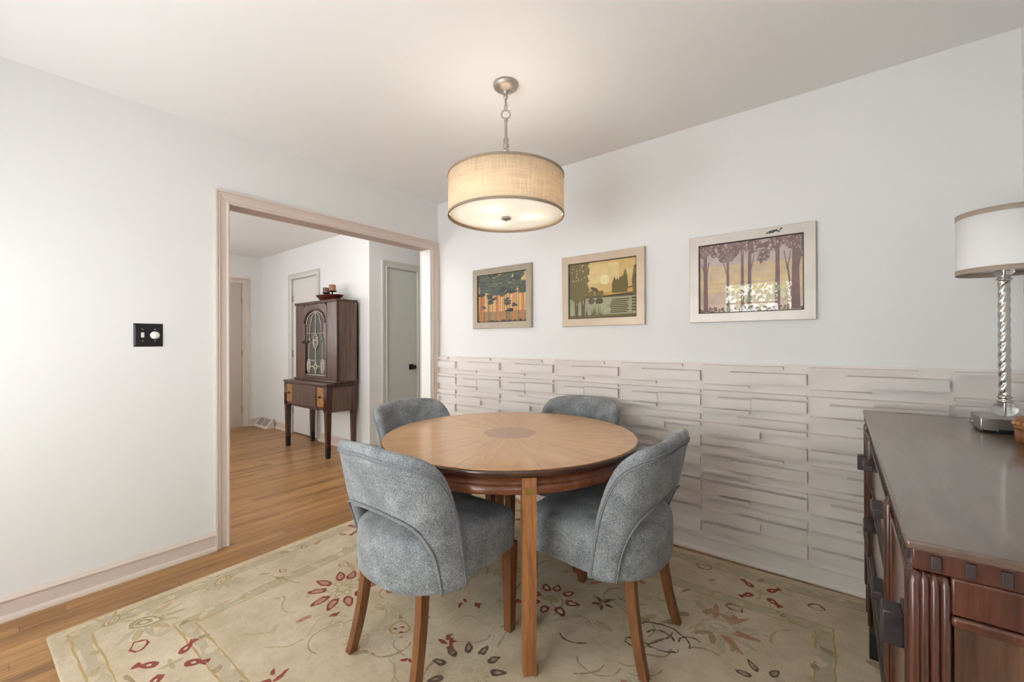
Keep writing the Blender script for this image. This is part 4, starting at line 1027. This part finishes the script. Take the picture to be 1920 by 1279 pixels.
# floor register by the hall corner
vr = thing('floor_vent', 'beige sloped metal floor vent by the hall corner', 'vent', (-3.57, HW, 0))
vx0, vx1 = -3.80, -3.36
def vp(x, t): return (x, HW - .032 - .10 * (1 - t), .012 + .125 * t)
b = MB(); b.prism([(vx0, HW - .031, .002), (vx0, HW - .135, .002), (vx0, HW - .132, .014), (vx0, HW - .036, .135), (vx0, HW - .031, .135)], (vx1 - vx0, 0, 0)); vb = obj('vent_body', b, M['vent'], vr)
b = MB()
for xa, xb in ((vx0 + .05, vx0 + .20), (vx0 + .23, vx1 - .05)):
    q = [Vector(vp(xa, .18)), Vector(vp(xb, .18)), Vector(vp(xb, .82)), Vector(vp(xa, .82))]; nrm = Vector((0, -.77, .64)) 
    b.prism([tuple(p + nrm * .0015) for p in q], tuple(nrm * .001))
vg = obj('vent_grille', b, M['ventdk'], vr)
b = MB()
for i in range(8):
    t = .22 + i * .075
    for xa, xb in ((vx0 + .05, vx0 + .20), (vx0 + .23, vx1 - .05)):
        p, q = Vector(vp(xa, t)), Vector(vp(xb, t)); o = Vector((0, -.77, .64)) * .004; b.tube([p + o, q + o], .0022, 6)
obj('vent_louvre', b, M['vent'], vg)

# ------------------------------------------------------------------ a tree outside the front window
random.seed(4)
tree = thing('garden_tree', 'green leafy tree outside the window behind the viewer', 'tree', (1.9, -8.2, -.3))
b = MB(); b.tube([(1.9, -8.2, -.3), (1.95, -8.2, 1.2), (1.85, -8.25, 2.6)], [.16, .13, .08], 10); obj('trunk', b, M['bark'], tree)
b = MB()
for i in range(4200):
    a = random.uniform(0, 2 * PI); r = 2.6 * math.sqrt(random.random()); p = Vector((1.9 + r * math.cos(a), -8.2 + r * .7 * math.sin(a), 3.0 + random.gauss(0, .8)))
    s = random.uniform(.04, .11); u = Vector((random.gauss(0, 1), random.gauss(0, 1), random.gauss(0, 1))).normalized(); v = u.orthogonal().normalized(); w = u.cross(v)
    b.poly([p + v * s, p + w * s * .5, p - v * s, p - w * s * .5])
obj('crown', b, M['leaf'], tree)

# ------------------------------------------------------------------ light
w = bpy.data.worlds.new('daylight'); sc.world = w; w.use_nodes = True
bg = w.node_tree.nodes['Background']; bg.inputs[0].default_value = (.95, .975, 1.0, 1); bg.inputs[1].default_value = 12.0
def portal(name, loc, rot, sx, sy):
    l = bpy.data.lights.new(name, 'AREA'); l.shape = 'RECTANGLE'; l.size = sx; l.size_y = sy; l.cycles.is_portal = True
    o = bpy.data.objects.new(name, l); COL.objects.link(o); o.location = loc; o.rotation_euler = rot
for nm, W_ in (('portal_window', WIN1), ('portal_window', WIN2), ('portal_window', WIN3)):
    portal(nm, ((W_[0] + W_[1]) / 2, YF - T - .01, (W_[2] + W_[3]) / 2), (PI / 2, 0, PI), W_[1] - W_[0], W_[3] - W_[2])
portal('portal_window', (XR + T + .01, (WR[0] + WR[1]) / 2, (WR[2] + WR[3]) / 2), (PI / 2, 0, PI / 2), WR[1] - WR[0], WR[3] - WR[2])
portal('portal_window', (HX0 - T - .01, (WE[0] + WE[1]) / 2, (WE[2] + WE[3]) / 2), (PI / 2, 0, -PI / 2), WE[1] - WE[0], WE[3] - WE[2])
def lamp(name, loc, watts, col=(1, .88, .72), r=.03):
    l = bpy.data.lights.new(name, 'POINT'); l.energy = watts; l.color = col; l.shadow_soft_size = r
    o = bpy.data.objects.new(name, l); COL.objects.link(o); o.location = loc
for k in range(3):
    a = 2 * PI * k / 3 + 2.75; lamp('pendant_light', (PC[0] + .12 * math.cos(a), PC[1] + .12 * math.sin(a), 1.842), 8, (1, .975, .94), .025)
lamp('hall_fill_light', (-.62, -1.0, 2.3), 15, (1, .97, .94), .12)  # added fill with no fixture, brightens the closet wall

# ------------------------------------------------------------------ camera (fitted to the photograph's lines)
cam = bpy.data.cameras.new('camera'); co = bpy.data.objects.new('camera', cam); COL.objects.link(co); sc.camera = co
f, yaw, pit, rol, cx, cy, cz = 783.732, .6649, .0021, -.0035, 2.8514, -2.5576, 1.1964
cam.sensor_width = 36; cam.sensor_fit = 'HORIZONTAL'; cam.lens = f * 36 / 1920; cam.clip_start = .02; cam.clip_end = 200
F = Vector((-math.sin(yaw) * math.cos(pit), math.cos(yaw) * math.cos(pit), math.sin(pit))); R0 = Vector((math.cos(yaw), math.sin(yaw), 0)); U0 = R0.cross(F)
R1 = R0 * math.cos(rol) + U0 * math.sin(rol); U1 = U0 * math.cos(rol) - R0 * math.sin(rol)
co.matrix_world = Matrix(((R1.x, U1.x, -F.x, cx), (R1.y, U1.y, -F.y, cy), (R1.z, U1.z, -F.z, cz), (0, 0, 0, 1)))

vs = sc.view_settings; vs.view_transform = 'Standard'; vs.look = 'None'; vs.exposure = 0.17; vs.gamma = 1.0; vs.use_curve_mapping = False
sc.cycles.use_denoising = True; sc.cycles.max_bounces = 10; sc.cycles.diffuse_bounces = 6; sc.cycles.transparent_max_bounces = 16; sc.cycles.caustics_reflective = False; sc.cycles.caustics_refractive = False
sc.cycles.sample_clamp_indirect = 6.0
